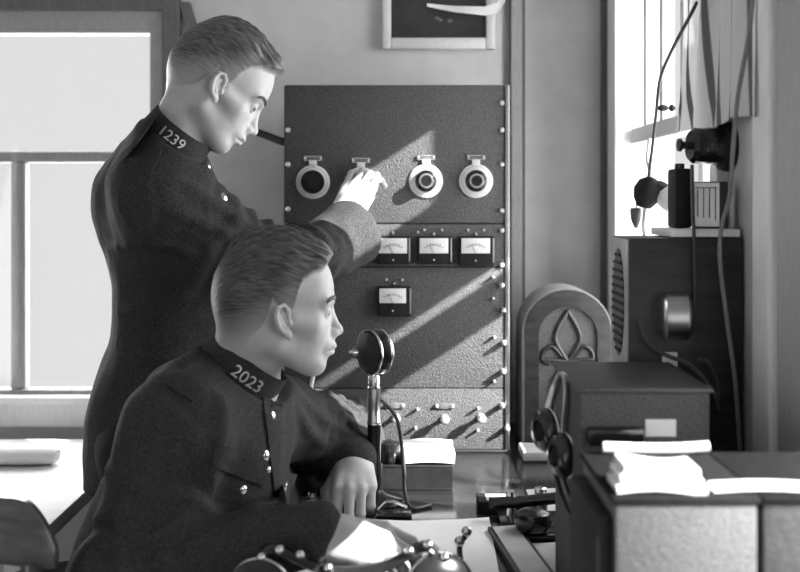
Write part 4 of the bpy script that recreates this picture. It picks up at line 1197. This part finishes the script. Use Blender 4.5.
m = MB(); m.sheet(lambda u, v: V((.300 + u * .15, 1.060 + v * .022, 1.041 + .002 * math.sin(5 * u))), 14, 4, .005)  # thin white strip near the front edge of the lids
tag(m.build('white_strip', 'paper'), 'long white strip lying right of the paper stack along the case edge', 'paper')
m = MB(); m.tube([(.224, 1.225, 1.0475), (.27, 1.225, 1.0462), (.31, 1.225, 1.0465), (.340, 1.225, 1.0485)], .006, 16)
tag(m.build('paper_roll', 'paper'), 'rolled white paper lying along the back edge of the pale speckled case', 'paper roll')

# ------------------------------------------------------------------ wall picture with the streamer
t = thing('picture_frame', (.0945, 2.74, 1.69), 'dark framed picture with pale moulding hanging above the radio panel', 'picture')
px0, px1, pz0, pz1 = -.044, .233, 1.690, 1.92; m = MB()
for a, b, c_, d_ in ((px0, px0 + .022, pz0, pz1), (px1 - .022, px1, pz0, pz1), (px0 + .022, px1 - .022, pz0, pz0 + .028), (px0 + .022, px1 - .022, pz1 - .028, pz1)): m.box(a, b, 2.722, 2.748, c_, d_, .004)
m.build('moulding', 'ring', t)
m = MB(); m.box(px0 + .018, px1 - .018, 2.735, 2.742, pz0 + .02, pz1 - .02); m.build('print', 'photo', t)
m = MB()
for p in ((440, 20), (437, 18), (450, 21)):
    m.ball(W(p[0], p[1], 2.735), .004, (1.5, .3, 1), 8)
m.build('flecks', 'plate', t)
m = MB()


def strm(u, v):
    pts = [(427, 5), (440, 7), (455, 9), (470, 10), (485, 11), (497, 8), (505, -4)]; f = u * 6; i = min(5, int(f)); g_ = f - i
    x = pts[i][0] * (1 - g_) + pts[i + 1][0] * g_; y = pts[i][1] * (1 - g_) + pts[i + 1][1] * g_; wd = 3 + 9 * u
    return W(x, y - wd * .5 + wd * v, 2.714 + .006 * math.sin(u * 8 + v))


m.sheet(strm, 24, 4, .0012); tag(m.build('paper_streamer', 'paper'), 'curled white paper streamer hanging across the picture\'s corner', 'streamer')

# ------------------------------------------------------------------ left side: table, bundle, chair
t = thing('window_table', (-1.1, 2.3, 0), 'table below the left window behind the men, top coloured pale for sunlight', 'table')
m = MB(); m.box(-1.6, -.612, 1.93, 2.64, DZ - .055, DZ - .025, .004); m.build('table_top', 'table', t)
for x in (-1.57, -.70):
    for y in (1.96, 2.57): m = MB(); m.box(x, x + .05, y, y + .05, 0, DZ - .055, .004); m.build('leg', 'white', t)
TZ = DZ - .025
m = MB(); m.tube([(-1.15, 2.36, TZ + .020), (-1.0, 2.37, TZ + .020), (-.86, 2.38, TZ + .020), (-.765, 2.385, TZ + .019), (-.735, 2.385, TZ + .018)], lambda u: .019 - .006 * u ** 6, 16, flat=(1, 1.8))
tag(m.build('rolled_bundle', 'paper'), 'pale rolled bundle lying on the bright table below the left window', 'bundle')
t = thing('ink_stand', (-.85, 2.18, TZ), 'dark low ink stand on the bright table below the rolled bundle', 'ink stand')
m = MB(); m.box(-.91, -.80, 2.13, 2.22, TZ + .001, TZ + .02, .004); m.build('base', 'gpaper', t)
m = MB(); m.lathe([(0, 0), (.026, 0), (.024, .018), (.012, .030), (0, .031)], (-.86, 2.165, TZ + .02), (0, 0, 1), 20, False); m.build('well', 'black', t)

t = thing('armchair', (-.45, 1.72, 0), 'varnished wooden bow-backed chair the seated man sits on', 'chair')
m = MB(); m.lathe([(0, .425), (.20, .425), (.215, .435), (.215, .446), (.20, .452), (0, .447)], (-.44, 1.72, 0), (0, 0, 1), 40, False); m.build('seat', 'wood', t)
cc = V((-.45, 1.72, 0)); m = MB(); r0, r1 = .248, .268; z0 = .58; N = 30; rings = []
for k in range(N + 1):
    a = math.radians(84 + 186 * k / N); u = V((math.cos(a), math.sin(a), 0)); e = min(1, k / 3, (N - k) / 3); h = .102 * (.55 + .45 * math.sqrt(max(0, e)))
    zz = [(r0, z0), (r0 + .006, z0 + h), (r1 - .003, z0 + h + .006), (r1 + .004, z0 + h * .6), (r1, z0)]
    rings.append([m.bm.verts.new(cc + u * r + V((0, 0, z))) for r, z in zz])
for A, B in zip(rings[:-1], rings[1:]):
    for i in range(5): m.bm.faces.new([A[i], A[(i + 1) % 5], B[(i + 1) % 5], B[i]])
m.bm.faces.new(rings[0]); m.bm.faces.new(rings[-1]); m.build('back_rail', 'wood', t, True, 60)
for k in range(7):
    a = math.radians(95 + 165 * k / 6); u = V((math.cos(a), math.sin(a), 0))
    m = MB(); m.cyl(cc + u * .19 + V((0, 0, .44)), cc + u * .258 + V((0, 0, z0 + .01)), .012, .010, 12); m.build('spindle', 'wood', t)
for a in (45, 135, 225, 315):
    u = V((math.cos(math.radians(a)), math.sin(math.radians(a)), 0)); m = MB(); m.cyl(V((-.44, 1.72, .43)) + u * .15, V((-.44, 1.72, 0)) + u * .21, .020, .014, 14); m.build('leg', 'wood', t)

# empty chair at the left edge, its curved back rail towards the men
t = thing('wooden_chair', (-.61, 1.24, 0), 'empty varnished wooden chair at the left edge, only its curved back showing', 'chair')
m = MB(); m.box(-.80, -.42, 1.02, 1.43, .43, .455, .012); m.build('seat', 'wood', t)
m = MB(); N = 40; top = []
for k in range(N + 1):
    u = k / N; x = -.80 + .36 * u; e = min(u, 1 - u) * .36; dz = .055 * (1 - min(1, e / .06)) ** 2.2; top.append((x, .932 - dz, .846 + .004 * (1 - min(1, e / .05))))
rings = []
for x, zt_, zb_ in top:
    yy = 1.425 + .045 * (1 - ((x + .62) / .18) ** 2); rings.append([m.bm.verts.new(V((x, yy + a, z))) for a, z in ((-.009, zb_), (.009, zb_), (.011, (zb_ + zt_) / 2), (.006, zt_), (-.006, zt_), (-.011, (zb_ + zt_) / 2))])
for A, B in zip(rings[:-1], rings[1:]):
    for i in range(6): m.bm.faces.new([A[i], A[(i + 1) % 6], B[(i + 1) % 6], B[i]])
m.bm.faces.new(rings[0]); m.bm.faces.new(rings[-1]); m.build('back_rail', 'wood', t, True, 60)
for x in (-.765, -.475):
    m = MB(); m.tube([(x, 1.415, 0), (x, 1.40, .44), (x, 1.425 + .045 * (1 - ((x + .62) / .18) ** 2), .85)], .016, 12); m.build('back_post', 'wood', t)
    m = MB(); m.cyl((x, 1.06, 0), (x, 1.07, .44), .016, .019, 12); m.build('leg', 'wood', t)
for x in (-.67, -.57):
    m = MB(); m.cyl((x, 1.405, .45), (x, 1.465, .852), .009, .009, 10); m.build('spindle', 'wood', t)

# ------------------------------------------------------------------ light, sky, camera
wd = bpy.data.worlds.new('sky'); SC.world = wd; wd.use_nodes = True
bg = wd.node_tree.nodes['Background']; bg.inputs['Color'].default_value = (.86, .86, .86, 1); bg.inputs['Strength'].default_value = .95


def light(name, kind, energy, loc, rot=None, d=None, size=None):
    l = bpy.data.lights.new(name, kind); l.energy = energy; o = bpy.data.objects.new(name, l); COL.objects.link(o); o.location = loc
    if d is not None: o.rotation_euler = V(d).to_track_quat('-Z', 'Y').to_euler()
    if size and kind == 'AREA': l.shape = 'RECTANGLE'; l.size, l.size_y = size
    return o, l


SUN = V((-2.4, 1.0, -1.56))
o, l = light('sun', 'SUN', 30, (3, 0, 3), d=SUN); l.angle = math.radians(.4)
# daylight (sky) entering through the windows
o, l = light('window_daylight', 'AREA', 40, (XR + .42, 2.25, 1.50), d=(-1, 0, 0), size=(1.1, 1.2))
o, l = light('window_daylight', 'AREA', 72, ((WX0 + WX1) / 2, YB + .45, 1.40), d=(0, -1, 0), size=(1.7, 1.3))
o, l = light('window_daylight', 'AREA', 5, (XR + .115, (B0 + B1) / 2, 1.14), d=(-1, 0, 0), size=(B1 - B0, .38))

cam = bpy.data.cameras.new('camera'); co = bpy.data.objects.new('camera', cam); COL.objects.link(co)
cam.sensor_width = 36; cam.lens = F_PX / 800 * 36; co.location = (0, 0, EYE); co.rotation_euler = (PI / 2, 0, 0)
cam.shift_y = -(286 - HY) / 800; cam.clip_start = .05
cam.dof.use_dof = True; cam.dof.focus_distance = 1.95; cam.dof.aperture_fstop = 4.0
SC.camera = co
vs = SC.view_settings; vs.view_transform = 'Standard'; vs.look = 'None'; vs.gamma = 1; vs.exposure = 0.0; vs.use_curve_mapping = False
SC.cycles.use_denoising = True
SC.cycles.max_bounces = 8; SC.cycles.transparent_max_bounces = 12
